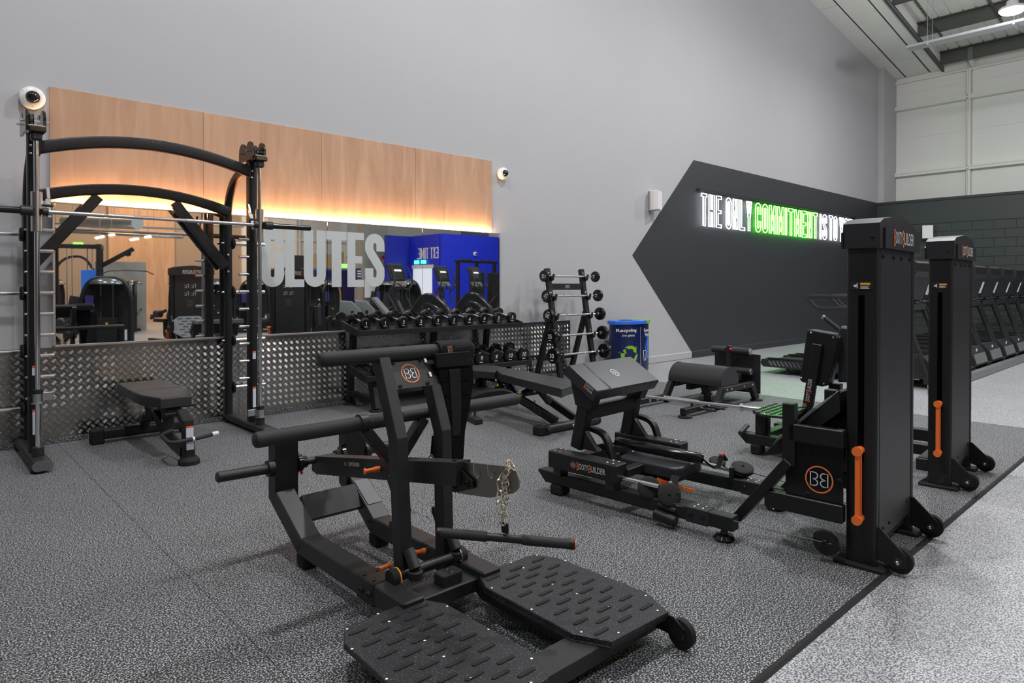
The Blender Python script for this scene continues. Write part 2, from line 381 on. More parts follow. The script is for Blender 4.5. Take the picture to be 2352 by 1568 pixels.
# condensed block capitals as polygons in a w x 1 cell: (outer, holes)
def glyph(ch, w, t):
    u = t*.8
    def A(cx, cy, r, a0, a1, n=10): return [(cx+r*math.cos(math.radians(a0+(a1-a0)*i/n)), cy+r*math.sin(math.radians(a0+(a1-a0)*i/n))) for i in range(n+1)]
    def stroke(path):
        n = len(path); L = []; R = []
        for i in range(n):
            a = path[max(i-1, 0)]; b = path[min(i+1, n-1)]; dx, dy = b[0]-a[0], b[1]-a[1]; l = math.hypot(dx, dy); nx, ny = -dy/l*t/2, dx/l*t/2
            L.append((path[i][0]+nx, path[i][1]+ny)); R.append((path[i][0]-nx, path[i][1]-ny))
        return L+R[::-1]
    r = w/2; rc = r-t/2; h = t/2; m = w/2
    if ch == 'L': return [(0,0),(w,0),(w,u),(t,u),(t,1),(0,1)], []
    if ch == 'T': return [(m-h,0),(m+h,0),(m+h,1-u),(w,1-u),(w,1),(0,1),(0,1-u),(m-h,1-u)], []
    if ch == 'E': return [(0,0),(w,0),(w,u),(t,u),(t,.5-u/2),(w*.9,.5-u/2),(w*.9,.5+u/2),(t,.5+u/2),(t,1-u),(w,1-u),(w,1),(0,1)], []
    if ch == 'H': return [(0,0),(t,0),(t,.5-u/2),(w-t,.5-u/2),(w-t,0),(w,0),(w,1),(w-t,1),(w-t,.5+u/2),(t,.5+u/2),(t,1),(0,1)], []
    if ch == 'I': return [(0,0),(w,0),(w,1),(0,1)], []
    if ch == 'N': return [(0,0),(t,0),(t,.62),(w-t,0),(w,0),(w,1),(w-t,1),(w-t,.38),(t,1),(0,1)], []
    if ch == 'M': return [(0,0),(t,0),(t,.66),(m-h*.7,.1),(m+h*.7,.1),(w-t,.66),(w-t,0),(w,0),(w,1),(w-t,1),(m,.45),(t,1),(0,1)], []
    if ch == 'Y': return [(m-h,0),(m+h,0),(m+h,.42),(w,1),(w-t,1),(m,.6),(t,1),(0,1),(m-h,.42)], []
    if ch == 'X': return [(0,0),(t,0),(m,.36),(w-t,0),(w,0),(m+h,.5),(w,1),(w-t,1),(m,.64),(t,1),(0,1),(m-h,.5)], []
    if ch == 'O': return A(r, r, r, 180, 360)+A(r, 1-r, r, 0, 180), [A(r, r, r-t, 180, 360)+A(r, 1-r, r-t, 0, 180)]
    if ch == 'U': return stroke([(h, 1), (h, r)]+A(r, r, rc, 180, 360)+[(w-h, 1)]), []
    if ch == 'C': return stroke([(w-h, .62), (w-h, 1-r)]+A(r, 1-r, rc, 0, 180)+A(r, r, rc, 180, 360)+[(w-h, .38)]), []
    if ch == 'G': return stroke([(w-h, .66), (w-h, 1-r)]+A(r, 1-r, rc, 0, 180)+A(r, r, rc, 180, 360)+[(w-h, .42), (w-h, .53)])[:] , []
    if ch == 'S': return stroke([(w-h, .67), (w-h, 1-r)]+A(r, 1-r, rc, 0, 180)+[(h, .70), (h*1.5, .62), (w-h*1.5, .40), (w-h, .32)]+[(w-h, r)]+A(r, r, rc, 360, 180)[1:]+[(h, .35)]), []
    if ch == '.': return [(0,0),(t,0),(t,t*.7),(0,t*.7)], []
    return [(0,0),(w,0),(w,1),(0,1)], []
def glyph_solid(b, ch, w, t, p, xd, yd, sx, sy, depth):
    """a filled letter with a little thickness"""
    o, hs = glyph(ch, w, t); loops = [o]+hs; nd = V(xd).cross(V(yd)).normalized()
    P3 = lambda q, k: V(p)+V(xd)*(q[0]*sx)+V(yd)*(q[1]*sy)+nd*k
    pts = [q for l in loops for q in l]; tri = tessellate_polygon([[V((x, y, 0)) for x, y in l] for l in loops])
    b.add([P3(q, depth) for q in pts], [tuple(t_) for t_ in tri])
    for l in loops:
        n = len(l); b.add([P3(q, 0) for q in l]+[P3(q, depth) for q in l], [(i, (i+1) % n, n+(i+1) % n, n+i) for i in range(n)])
# ================================================================== the room
def zc(x): return 7.23+(21.07-x)*.14
def struct(name, b, m, parent=None, fix=True):
    o = b.build(name, m, parent, fix)
    if parent is None: o['kind'] = 'structure'
    return o
def sroot(name, loc=(0,0,0)):
    o = bpy.data.objects.new(name, None); COL.objects.link(o); o.location = loc; o['kind'] = 'structure'; return o
FZ = -.008
struct('floor', MB().box(-9, 21.2, -24, .2, FZ-.1, FZ, 0), 'floor_rubber')
# dark speckled rubber rolls laid side by side in the free weights zone
mt = thing('rubber_mat', 'dark speckled rubber mat laid in long rolls under the glute machines', 'floor mat', (2, -2.8, FZ))
ed = [7.65, 5.95, 4.7, 3.45, 2.2, .95, -.3, -1.55, -4., -8.]
for a, b in zip(ed[1:], ed[:-1]): MB().box(a+.001, b-.001, -5.62, -.02, FZ, 0, .001).build('mat_roll', 'mat_rubber', mt)
struct('trim_1', MB().prism([(-8, -5.621, FZ), (-8, -5.621, .0005), (-8, -5.636, .0005), (-8, -5.648, FZ)], (15.65, 0, 0)), 'rubber')
struct('trim_2', MB().box(7.652, 7.675, -5.62, -.02, FZ, -.001, .001), 'black2')
# long grey wall under the sloping roof
struct('wall_left', MB().prism([(-8, 0, FZ), (21.3, 0, FZ), (21.3, 0, zc(21.3)+.6), (-8, 0, zc(-8)+.6)], (0, .2, 0)), 'paint_grey')
struct('wall_left_column', MB().box(20.06, 21.2, -.155, .0, 3.6, zc(21.1)+.15, .004), 'paint_grey')
PT = [(10.707, 3.63), (20.02, 3.63), (20.02, .0), (10.64, .0), (10.64, .125), (8.87, 1.826)]
struct('wall_left_painted_panel', MB().prism([(x, -.001, z) for x, z in PT], (0, -.003, 0)), 'paint_dark')
struct('baseboard_left', MB().prism([(7.36, 0, 0), (7.36, -.016, 0), (7.36, -.016, .105), (7.36, -.006, .118), (7.36, 0, .118)], (3.28, 0, 0)), 'paint_grey')
struct('baseboard_left_dark', MB().prism([(10.64, 0, FZ), (10.64, -.017, FZ), (10.64, -.017, .105), (10.64, -.006, .118), (10.64, 0, .118)], (9.38, 0, 0)), 'paint_dark')
# painted blockwork wall at the far end
wr = sroot('wall_right', (20.03, 0, 0))
MB().box(20.036, 20.24, -16, 0, FZ, 3.62, 0).build('wall_core', 'block_paint', wr)
MB().box(20.02, 20.25, -16, 0, 2.97, 3.56, .003).build('wall_band', 'block_paint', wr)
MB().box(20.0, 20.27, -16, 0, 3.56, 3.63, .006).build('coping', 'paint_dark', wr)
blk = None
for r in range(13):
    z0 = 2.965-(r+1)*.226
    for k in range(11):
        y1 = -k*.45-(.225 if r % 2 else 0); y0 = y1-.443
        if y1 > -.1 and r % 2 == 0: pass
        if blk is None: blk = MB().box(20.024, 20.04, -.443, 0, 0, .219, .004).build('block', 'block_paint', wr); blk.location = (0, y1, z0)
        else: share(blk, wr, (0, y1, z0))
    if r % 2: MB().box(20.024, 20.04, -.218, 0, z0, z0+.219, .004).build('block', 'block_paint', wr)
# white cladding above and behind it
wc = sroot('wall_right_cladding', (21.07, 0, 3.5))
MB().box(21.1, 21.3, -18, -.1, 3.0, zc(21.1)+.5, 0).build('backing', 'white_clad', wc)
ys = [-.15, -1.94, -6.2, -10.5, -14.8, -18]; zs = [3.5, 4.42, 5.50, 6.33, 6.78, 7.12, 7.4]
for a, b in zip(ys[1:], ys[:-1]):
    for lo, hi in zip(zs[:-1], zs[1:]):
        n = 1
        for i in range(n):
            z0 = lo+(hi-lo)*i/n; z1 = lo+(hi-lo)*(i+1)/n
            MB().box(21.07+.0012*(i % 2), 21.11, a+.06, b-.06 if b < -1 else b, z0+.0012, z1-.0008, .001).build('cladding_plank', 'white_clad', wc)
for i, z in enumerate((4.48, 6.36)):
    MB().prism([(21.07, -18, z-.07), (20.93, -18, z-.05), (20.93, -18, z-.02), (20.95, -18, z+.0), (20.93, -18, z+.03), (20.93, -18, z+.06), (21.07, -18, z+.07)], (0, 17.85, 0)).build('cladding_rail', 'white_clad', wc)
MB().box(20.98, 21.07, -18, -.15, 7.08, 7.13, .004).build('cladding_rail', 'white_clad', wc)
for y in ys[1:-1]: MB().box(20.97, 21.1, y-.035, y+.02, 3.4, 7.1, .004).build('mullion', 'white_clad', wc); MB().box(20.93, 21.1, y+.02, y+.045, 3.4, 7.1, .003).build('mullion', 'white_clad', wc)
# sloping roof: lined strips along the wall, then open deck on purlins
cl = sroot('ceiling', (12, -8, 8))
def slab(x0, x1, y0, y1, off, th, name, m, par):
    return MB().prism([(x0, y0, zc(x0)+off), (x1, y0, zc(x1)+off), (x1, y1, zc(x1)+off), (x0, y1, zc(x0)+off)], (0, 0, th)).build(name, m, par)
slab(-8.5, 21.3, 0, -1.34, .03, .05, 'lining_back', 'ceil_joint', cl)
J = .026
def strip(y0, y1, cuts):
    for a, b in zip(cuts[:-1], cuts[1:]): slab(a+J*.6, b-J*.6, y0-(J if y0 < 0 else 0), y1+J, 0, .03, 'ceiling_panel', 'ceil_panel', cl)
strip(0, -.405, [-8.5, -3.2, -.8, 1.6, 4.0, 6.4, 8.9, 11.3, 13.75, 16.2, 18.65, 21.3])
strip(-.405, -1.01, [-8.5, -5, -2.1, .3, 2.75, 5.2, 7.65, 10.1, 12.55, 15., 17.43, 19.88, 21.3])
strip(-1.01, -1.33, [-8.5, -3.3, -.9, 1.5, 4., 6.45, 8.9, 11.35, 13.8, 16.2, 18.66, 21.3])
MB().prism([(-8.5, -1.33, zc(-8.5)-.01), (21.3, -1.33, zc(21.3)-.01), (21.3, -1.33, zc(21.3)+.45), (-8.5, -1.33, zc(-8.5)+.45)], (0, .03, 0)).build('bulkhead', 'ceil_panel', cl)
slab(-8.5, 21.3, -1.345, -1.29, -.035, .03, 'bulkhead_edge', 'ceil_joint', cl)
b = MB(); prof = []; yy = -1.3
while yy > -24: prof += [(yy, 0), (yy-.20, 0), (yy-.215, .038), (yy-.245, .038)]; yy -= .26
n = len(prof)
b.add([(-8.5, p, zc(-8.5)+.36+q) for p, q in prof]+[(21.3, p, zc(21.3)+.36+q) for p, q in prof]+[(-8.5, p, zc(-8.5)+.45) for p in (-1.3, -24)]+[(21.3, p, zc(21.3)+.45) for p in (-1.3, -24)],
      [(i, i+1, n+i+1, n+i) for i in range(n-1)]+[(2*n, 2*n+1, 2*n+3, 2*n+2)])
b.build('roof_deck', 'deck', cl, fix=False)
for x in [20.71, 18.8, 16.94, 15.05, 13.15, 11.25, 9.35, 7.45, 5.5, 3.6, 1.7, -.2, -2.1, -4, -6]:
    z = zc(x)+.03
    MB().prism([(x, -1.33, z), (x+.07, -1.33, z-.005), (x+.07, -1.33, z+.02), (x+.012, -1.33, z+.02), (x+.012, -1.33, z+.31), (x-.07, -1.33, z+.325), (x-.07, -1.33, z+.30), (x, -1.33, z+.30)], (0, -22.6, 0)).build('purlin', 'purlin', cl)
    MB().box(x-.05, x+.05, -23.9, -1.34, z+.322, z+.345, .002).build('purlin_cap', 'joint_dark', cl)
for x0, x1, y in ((16.94, 19.05, -1.80), (16.94, 19.05, -3.02), (15.05, 16.94, -4.4), (11.25, 13.15, -3.5)):
    b = MB(); n = 26; p0 = V((x0, y, zc(x0)+.0)); p1 = V((x1, y, zc(x1)+.0))
    for s in (-1, 1): b.beam(p0+V((0, .018*s, 0)), p1+V((0, .018*s, 0)), .008, .04, bev=.001)
    for i in range(n): b.obox(p0.lerp(p1, (i+.5)/n), ((1,0,0),(0,1,0),(0,0,1)), ((x1-x0)/n*.28, .016, .004), .001)
    b.build('strut_channel', 'purlin', cl)
for y in (-2.02, -3.9):
    MB().beam((20.71, y, zc(20.7)+.32), (20.71, y, zc(20.7)-.02), .03, .12, (0,1,0)).build('cleat', 'joint_dark', cl)
    MB().beam((20.75, y, zc(20.7)-.02), (21.05, y, 7.14), .02, .09, (0,1,0)).build('cleat_plate', 'white_clad', cl)
# galvanised cable tray hung under the roof
tr = thing('cable_tray', 'galvanised perforated cable tray hanging below the roof purlins', 'cable tray', (16.4, -5, 6.55))
TY0, TX = -1.85, 16.35; tz = 6.52
MB().box(TX-.15, TX+.15, -9.5, TY0, tz, tz+.004, .001).build('tray_bed', 'galv', tr)
for s in (-1, 1): MB().box(TX+s*.15-.003, TX+s*.15+.003, -9.5, TY0, tz, tz+.055, .001).build('tray_side', 'galv', tr)
y = TY0-.04; b = MB()
while y > -5.5: b.box(TX-.152, TX-.156, y-.02, y, tz-.006, tz+.012, 0); y -= .045
tag(b.build('tray_perforation', 'joint_dark', tr), kind='stuff')
for y in (TY0-.42, TY0-1.92, TY0-3.42, TY0-4.92):
    MB().box(TX-.2, TX+.2, y-.02, y+.02, tz-.045, tz-.004, .003).build('tray_bracket', 'galv', tr)
    for s in (-1, 1): MB().cyl((TX+s*.18, y, tz-.04), (TX+s*.18, y, zc(TX)+.36), .005, 6).build('hanger_rod', 'galv', tr)
# high bay luminaires
BL = ['round white high bay lamp glaring beside the cable tray at the roof', 'high bay lamp above the end of the neon sign', 'high bay lamp above the adjustable bench', 'high bay lamp above the lever machine', 'high bay lamp left of the picture',
      'high bay lamp of the rear row above the cross trainers', 'high bay lamp of the rear row near the blue partition', 'high bay lamp of the rear row near the pin-loaded machines', 'high bay lamp of the rear row behind the camera']
for i, (x, y, z, sh) in enumerate(BAYS):
    t = thing('high_bay_lamp', BL[i], 'lamp', (x, y, z), group='high bay lamps')
    MB().lathe((x, y, z), (0, 0, 1), [(0, .2), (.015, .215), (.06, .2), (.09, .1), (.18, .09), (.2, .05)], 20).build('housing', 'white_plastic', t)
    MB().lathe((x, y, z-.004), (0, 0, -1), [(0, .19), (.03, .17), (.05, .1), (.055, 0)], 20).build('lens', 'bay_lens', t)
    MB().cyl((x, y, z+.19), (x, y, zc(x)+.37), .008, 8).build('stem', 'galv', t)
    L = bpy.data.lights.new('bay_light', 'AREA'); L.shape = 'DISK'; L.size = .36; L.energy = BAY_POWER*sh*.68; L.color = (.97, .98, 1)
    lo = bpy.data.objects.new('bay_light', L); COL.objects.link(lo); lo.parent = t; lo.location = (0, 0, -.07)
    L = bpy.data.lights.new('bay_fill', 'POINT'); L.shadow_soft_size = .12; L.energy = BAY_POWER*sh*.72; L.color = (.97, .97, 1)  # added point light to brighten the roof lining
    lo = bpy.data.objects.new('bay_fill', L); COL.objects.link(lo); lo.parent = t; lo.location = (0, 0, -.2)
# ------------------------------------------------------------------ ply lining, mirror, tread plate on the left wall
PX0, PX1, PZ0, PZ1 = .909, 5.787, 2.03, 2.985
ply = thing('plywood_lining', 'warm plywood panels lining the wall above the mirror', 'wall panel', (3.35, 0, PZ0))
for i in range(4):
    a = PX0+(PX1-PX0)*i/4; e = PX0+(PX1-PX0)*(i+1)/4
    o = MB().box(a+.0012, e-.0012, -.022, -.001, PZ0-.06, PZ1, .0015).build('plywood_panel', 'plywood', ply)
mi = thing('wall_mirror', 'long frameless-look gym mirror in four panes with slim aluminium edge', 'mirror', (3.4, 0, .81))
MX0, MX1 = .925, 5.885; MZ0, MZ1 = .815, 2.02
mc = [MX0+.012, 2.15, 3.392, 4.635, MX1-.012]
for a, e in zip(mc[:-1], mc[1:]): MB().box(a+.0015, e-.0015, -.062, -.052, MZ0+.012, MZ1-.008, .001).build('mirror_pane', 'mirror', mi)
MB().box(MX0+.01, MX1-.01, -.051, -.024, MZ0+.01, MZ1-.06, 0).build('mirror_backing', 'black2', mi)
MB().box(MX0, MX1, -.066, -.0, MZ0-.006, MZ0+.014, .002).build('mirror_frame', 'frame_alu', mi)
MB().box(MX0, MX1, -.066, -.05, MZ1-.008, MZ1+.004, .001).build('mirror_frame', 'frame_alu', mi)
for x in (MX0, MX1): MB().box(x-.006, x+.012, -.066, -.0, MZ0, MZ1, .002).build('mirror_frame', 'frame_alu', mi)
led = thing('led_strip', 'warm LED strip hidden behind the top edge of the mirror', 'lamp', (3.4, -.036, MZ1-.03))
MB().box(MX0+.03, PX1-.02, -.042, -.032, MZ1-.034, MZ1-.028, .001).build('strip', 'led_strip', led)
L = bpy.data.lights.new('led_light', 'AREA'); L.shape = 'RECTANGLE'; L.size = PX1-MX0-.05; L.size_y = .02; L.energy = LED_POWER; L.color = (1, .58, .29)
lo = bpy.data.objects.new('led_light', L); COL.objects.link(lo); lo.parent = led; lo.location = (-.04, 0, .01); lo.rotation_euler = (math.pi-.35, 0, 0)
fl_ = thing('frosted_lettering', 'large frosted GLUTES lettering stuck on the mirror', 'lettering', (3.38, -.062, 1.31))
for ch, a, e in zip('GLUTES', (2.665, 2.918, 3.122, 3.378, 3.631, 3.852), (2.906, 3.127, 3.372, 3.622, 3.838, 4.107)):
    hgt = .608; b = MB(); w = (e-a)/hgt
    glyph_solid(b, ch, w, w*.42 if ch not in 'LTE' else w*.48, (a, -.0622, 1.31), (1,0,0), (0,0,1), hgt, hgt, .0008)
    if ch == 'G': glyph_solid(b, 'I', w*.52, .1, (a+w*.48*hgt, -.0622, 1.31+.47*hgt), (1,0,0), (0,0,1), hgt, .075, .0009)
    b.build('letter_'+ch.lower(), 'frost', fl_)
tp = thing('tread_plate', 'aluminium five-bar tread plate covering the foot of the wall', 'wall panel', (3.3, 0, .04))
te = [7.345, 4.9, 2.46, .02, -2.4]
for a, e in zip(te[1:], te[:-1]): MB().box(a+.0008, e-.0008, -.012, -.001, .045, .806, .001).build('tread_sheet', 'alu', tp)
MB().box(-2.4, 7.345, -.014, -.001, .0005, .045, .002).build('floor_upstand', 'mat_rubber', tp)
vs = []; fs = []
pt = .062; BL, BW, BH, SPC = .0205, .0023, .0018, .0077
i0 = int(.35/pt); i1 = int(7.34/pt)
for i in range(i0, i1):
    for j in range(12):
        for k in (0, 1):
            cx = i*pt+k*pt/2; cz = .075+j*pt+k*pt/2
            if cz > .785 or cx > 7.32: continue
            dx, dz = (.7071, .7071) if k else (.7071, -.7071)
            for q in range(-2, 3):
                ox, oz = cx-dz*q*SPC, cz+dx*q*SPC; n = len(vs); l = BL*(1-.05*abs(q))
                if oz+l*.75 > .805: continue
                vs += [(ox-dx*l, -.012, oz-dz*l), (ox-dz*BW, -.012, oz+dx*BW), (ox+dx*l, -.012, oz+dz*l), (ox+dz*BW, -.012, oz-dx*BW), (ox-dx*l*.6, -.012-BH, oz-dz*l*.6), (ox+dx*l*.6, -.012-BH, oz+dz*l*.6)]
                fs += [(n, n+1, n+4), (n+1, n+2, n+5, n+4), (n+2, n+3, n+5), (n+3, n, n+4, n+5)]
b = MB(); b.v = vs; b.f = [f[::-1] for f in fs]; b.sm = [False]*len(fs)
tag(b.build('tread_bars', 'alu_bar', tp, fix=True), kind='stuff')
# ------------------------------------------------------------------ neon sign
ns = thing('neon_sign', 'white and green outlined neon lettering on the dark painted wall', 'neon sign', (14.5, 0, 2.43))
MB().box(10.8, 18.4, -.06, -.004, 3.085, 3.115, .002).build('mounting_rail', 'black2', ns)
MB().box(10.83, 18.2, -.037, -.031, 2.40, 3.085, .001).build('backing_sheet', 'acrylic', ns)
WD = {'M': 1.25, 'I': .5, 'Y': 1.05}
words = [('THE', 10.857, 11.645, 'w'), ('ONLY', 11.744, 12.826, 'w'), ('COMMITMENT', 12.919, 16.006, 'g'), ('IS', 16.077, 16.545, 'w'), ('TO', 16.612, 17.164, 'w'), ('YOU', 17.253, 18.13, 'w')]
NH, NZ = .60, 2.435
for wd, a, e, colr in words:
    tot = sum(WD.get(c, 1) for c in wd); un = (e-a)/tot; x = a
    for c in wd:
        w = un*WD.get(c, 1); lw = (w-.075)/NH; tt = min(lw*.36, .14) if c != 'I' else lw
        if c == 'I': lw = lw*.8
        o, hs = glyph(c, lw, tt)
        b = MB()
        for lp in [o]+hs: b.tube([(x+.03+q[0]*NH, -.055, NZ+q[1]*NH) for q in lp], .0095, 6, True, up=(0,1,0))
        b.build('neon_letter', 'neon_white' if colr == 'w' else 'neon_green', ns); x += w
# ------------------------------------------------------------------ small wall things
def dome(label, x, z, y=0, r=.085, d=(0,-1,0)):
    t = thing('dome_camera', label, 'camera', (x, y, z)); p = V((x, y, z)); d = V(d)
    MB().lathe(p, d, [(0, r*.95), (.012, r), (.045, r), (.05, r*.95), (.054, r*1.02), (.07, r), (.085, r*.78), (.088, r*.58)], 28).build('housing', 'white_plastic', t)
    MB().lathe(p+d*.086, d, [(0, r*.57), (.02, r*.53), (.038, r*.38), (.048, r*.15), (.05, 0)], 24).build('dome_lens', 'smoked', t)
    for k in range(3): g = 2*math.pi*k/3+.5; bolt(t, p+V((math.cos(g)*r*.86, -.077, math.sin(g)*r*.86)) if d.y < 0 else p, d, .004, 'black2')
    return t
dome('white dome camera on the wall above the left rack post', .79, 2.86, r=.088)
dome('white dome camera on the wall right of the plywood', 5.965, 2.835, r=.078)
def speaker(label, c, d, sd, w, h):
    """bowed white loudspeaker on a bracket; d faces the room, sd to its side"""
    t = thing('wall_speaker', label, 'speaker', c); c, d, sd = V(c), V(d).normalized(), V(sd).normalized(); up = V((0,0,1))
    MB().obox(c+d*.012, (sd, up, d), (.028, h*.52, .012), .003).build('bracket', 'steel', t)
    poly = [c+d*.045+sd*q for q in (-w*.28, w*.28)]
    pl = [(-.5, .19), (-.5, .115), (-.40, .06), (-.2, .028), (.2, .028), (.40, .06), (.5, .115), (.5, .19)]
    b = MB(); q = [c-up*(h/2)+sd*(a*w)+d*g for a, g in pl]; b.plate(q, up*h, .006); b.build('cabinet', 'speaker_white', t)
    MB().obox(c+d*.192, (sd, up, d), (w*.48, h*.485, .004), .004).build('grille', 'speaker_white', t)
    for s in (-1, 1): MB().cyl(c+up*(s*h*.5)+d*.1, c+up*(s*(h*.5+.012))+d*.1, .018, 12).build('pivot_knob', 'grey_print' if False else 'joint_dark', t)
speaker('white wall speaker beside the point of the dark painted wall', (9.33, 0, 2.76), (.35, -1, 0), (1, .35, 0), .24, .32)
speaker('small white wall speaker on the dark block wall', (20.02, -1.25, 2.74), (-1, -.25, 0), (.25, -1, 0), .24, .34)
# ================================================================== Smith machine
sm = thing('smith_machine', 'black Smith machine with arched beams and chrome guide rods in front of the mirror', 'gym machine', (1.535, -.5, 0))
SXL, SXR = .72, 2.35
UPP = rprof(.075, .115, .032, 4)
for sx, sg in ((SXL, -1), (SXR, 1)):
    MB().sweep([(sx, -1.03, .052), (sx, -.03, .052)], rprof(.125, .066, .031, 5)).build('base_foot', 'black2', sm)
    MB().sweep([(sx, -1.042, .052), (sx, -1.031, .052)], rprof(.125, .067, .031, 5)).build('foot_cap', 'plate_grey', sm)
    for yy in (-.98, -.1): MB().cyl((sx-.02, yy, .0), (sx-.02, yy, .02), .045, 16).build('levelling_foot', 'rubber', sm)
    up = MB().sweep([(sx, -.64, .08), (sx, -.64, 2.46)], UPP, up=(0,1,0)).build('front_upright', 'black', sm)
    rx = sx-sg*.03
    MB().sweep(fillet([(rx, -.12, .08), (rx, -.12, 2.12), (rx, -.30, 2.34), (rx, -.62, 2.40)], .22, 7), rprof(.075, .075, .035, 4), up=(1,0,0)).build('rear_upright', 'black', sm)
    # pulley head: two round cheeks over the upright, a cap over the rod
    hd = []
    for cy in (-.74, -.58): hd += [V((sx-.035, cy+.068*math.cos(t), 2.545+.075*math.sin(t))) for t in [math.pi*k/8+math.pi for k in range(0)]]
    out = [(-.50, 2.45), (-.82, 2.45)]+[(-.745-.075*math.cos(math.radians(g)), 2.53+.085*math.sin(math.radians(g))) for g in range(0, 151, 15)]+[(-.66, 2.55)]+[(-.575-.075*math.cos(math.radians(g)), 2.53+.085*math.sin(math.radians(g))) for g in range(30, 181, 15)]
    for q in (-.062, .042): MB().plate([(sx+q, a, z) for a, z in out], (.02, 0, 0), .003).build('pulley_cheek', 'gloss', sm)
    for cy in (-.745, -.575):
        pl = MB().lathe((sx-.02, cy, 2.53), (1,0,0), [(-.012, .02), (-.012, .055), (-.004, .048), (.004, .048), (.012, .055), (.012, .02)], 20).build('pulley', 'black2', sm)
        MB().cyl((sx-.09, cy, 2.53), (sx+.09, cy, 2.53), .009, 10).build('axle', 'chrome', pl)
    MB().box(sx-.055, sx+.055, -.875, -.76, 2.43, 2.475, .01).build('rod_head', 'gloss', sm)
    MB().box(sx-.035, sx+.035, -.855, -.785, 2.375, 2.435, .012).build('rod_socket', 'black2', sm)
    MB().box(sx-.05, sx+.05, -.86, -.70, 2.475, 2.483, .001).build('head_plate', 'steel', sm)
    rod = MB().cyl((sx, -.82, .1), (sx, -.82, 2.4), .0165, 16).build('guide_rod', 'chrome', sm)
    MB().cyl((sx, -.82, .082), (sx, -.82, .15), .038, 20).build('rod_foot', 'black2', sm)
    zb = .52 if sg < 0 else .20
    st = MB().cyl((sx, -.82, zb-.045), (sx, -.82, zb+.02), .031, 20).build('stop_collar', 'steel', sm)
    MB().lathe((sx, -.82, zb-.052), (0,0,1), [(0, .045), (.008, .045)], 20).build('collar_flange', 'chrome', st)
    MB().cyl((sx, -.82, zb+.021), (sx, -.82, zb+.05), .034, 20).build('rubber_buffer', 'rubber', st)
    MB().box(sx-sg*.02, sx-sg*.10, -.80, -.775, zb-.04, zb+.02, .003).build('stop_plate', 'steel', st)
    # catch pegs on the inside
    for k in range(9):
        z = .485+.157*k
        p = MB().cyl((sx-sg*.03, -.66, z), (sx-sg*.125, -.66, z), .0135, 12).build('catch_peg', 'chrome', sm)
        MB().cyl((sx+sg*.035, -.64, z), (sx+sg*.055, -.64, z), .009, 10).build('peg_stud', 'chrome', p)
    # plate storage horns on the rear upright
    for z in (1.735, 1.262, .795, .335):
        h = MB().cyl((rx+sg*.03, -.12, z), (rx+sg*.36, -.12, z), .0165, 14).build('storage_horn', 'chrome', sm)
        MB().lathe((rx+sg*.036, -.12, z), (sg,0,0), [(0, .05), (.012, .058), (.022, .05)], 18).build('horn_flange', 'rubber', h)
        MB().cyl((rx-sg*.036, -.12, z), (rx-sg*.06, -.12, z), .011, 10).build('horn_bolt', 'bolt_zinc', h)
    # bolts of the brace and arch joints
    for z in (2.03, 1.93, 1.62, 1.46): bolt(sm, (rx-.012*sg, -.158, z), (0,-1,0), .011)
    for z in (2.36, 2.30): bolt(sm, (sx-.02, -.698, z), (0,-1,0), .009)
    # warning stickers
    for z, hgt in ((.66, .055), (.22, .17)):
        yy = -.6985; w = .028
        lb = MB().box(sx+.006-w/2-.01, sx+.006+w/2-.01, yy-.0008, yy+.001, z, z+hgt, 0).build('warning_label', 'label_white', sm)
        MB().box(sx+.006-w/2-.01, sx+.006+w/2-.01, yy-.0014, yy+.001, z+hgt, z+hgt+.016, 0).build('label_header', 'label_red', lb)
def arch(y, x0, x1, z0, rise, w, h, name):
    pts = []
    for i in range(19):
        t = i/18; pts.append((x0+(x1-x0)*t, y, z0+rise*(1-(2*t-1)**2)))
    return MB().sweep(pts, rprof(w, h, .012, 3), up=(0,0,1)).build(name, 'black', sm)
fa = arch(-.66, SXL+.035, SXR-.035, 2.355, .128, .06, .092, 'front_arch')
for x in (SXL+.035, SXR-.035): MB().box(x-.006, x+.006, -.7, -.62, 2.29, 2.42, .003).build('arch_flange', 'black2', fa)
text('MATRIX', fa, Y(345, 324, -.6905)+V((0,0,.0)), (1,0,-.03), (.03,0,1), .026, 'grey_print', width=.165, bold=-.01)
ra = arch(-.14, SXL+.03, SXR-.03, 2.035, .128, .06, .092, 'rear_arch')
MB().beam((1.235, -.14, 2.085), (SXL+.06, -.14, 1.50), .085, .05, (0,-1,0)).build('diagonal_brace', 'black', sm)
MB().beam((1.835, -.14, 2.085), (SXR-.06, -.14, 1.50), .085, .05, (0,-1,0)).build('diagonal_brace', 'black', sm)
MB().beam((SXL+.1, -.1, .06), (SXR-.1, -.1, .06), .05, .06).build('rear_crossbar', 'black', sm) if False else None
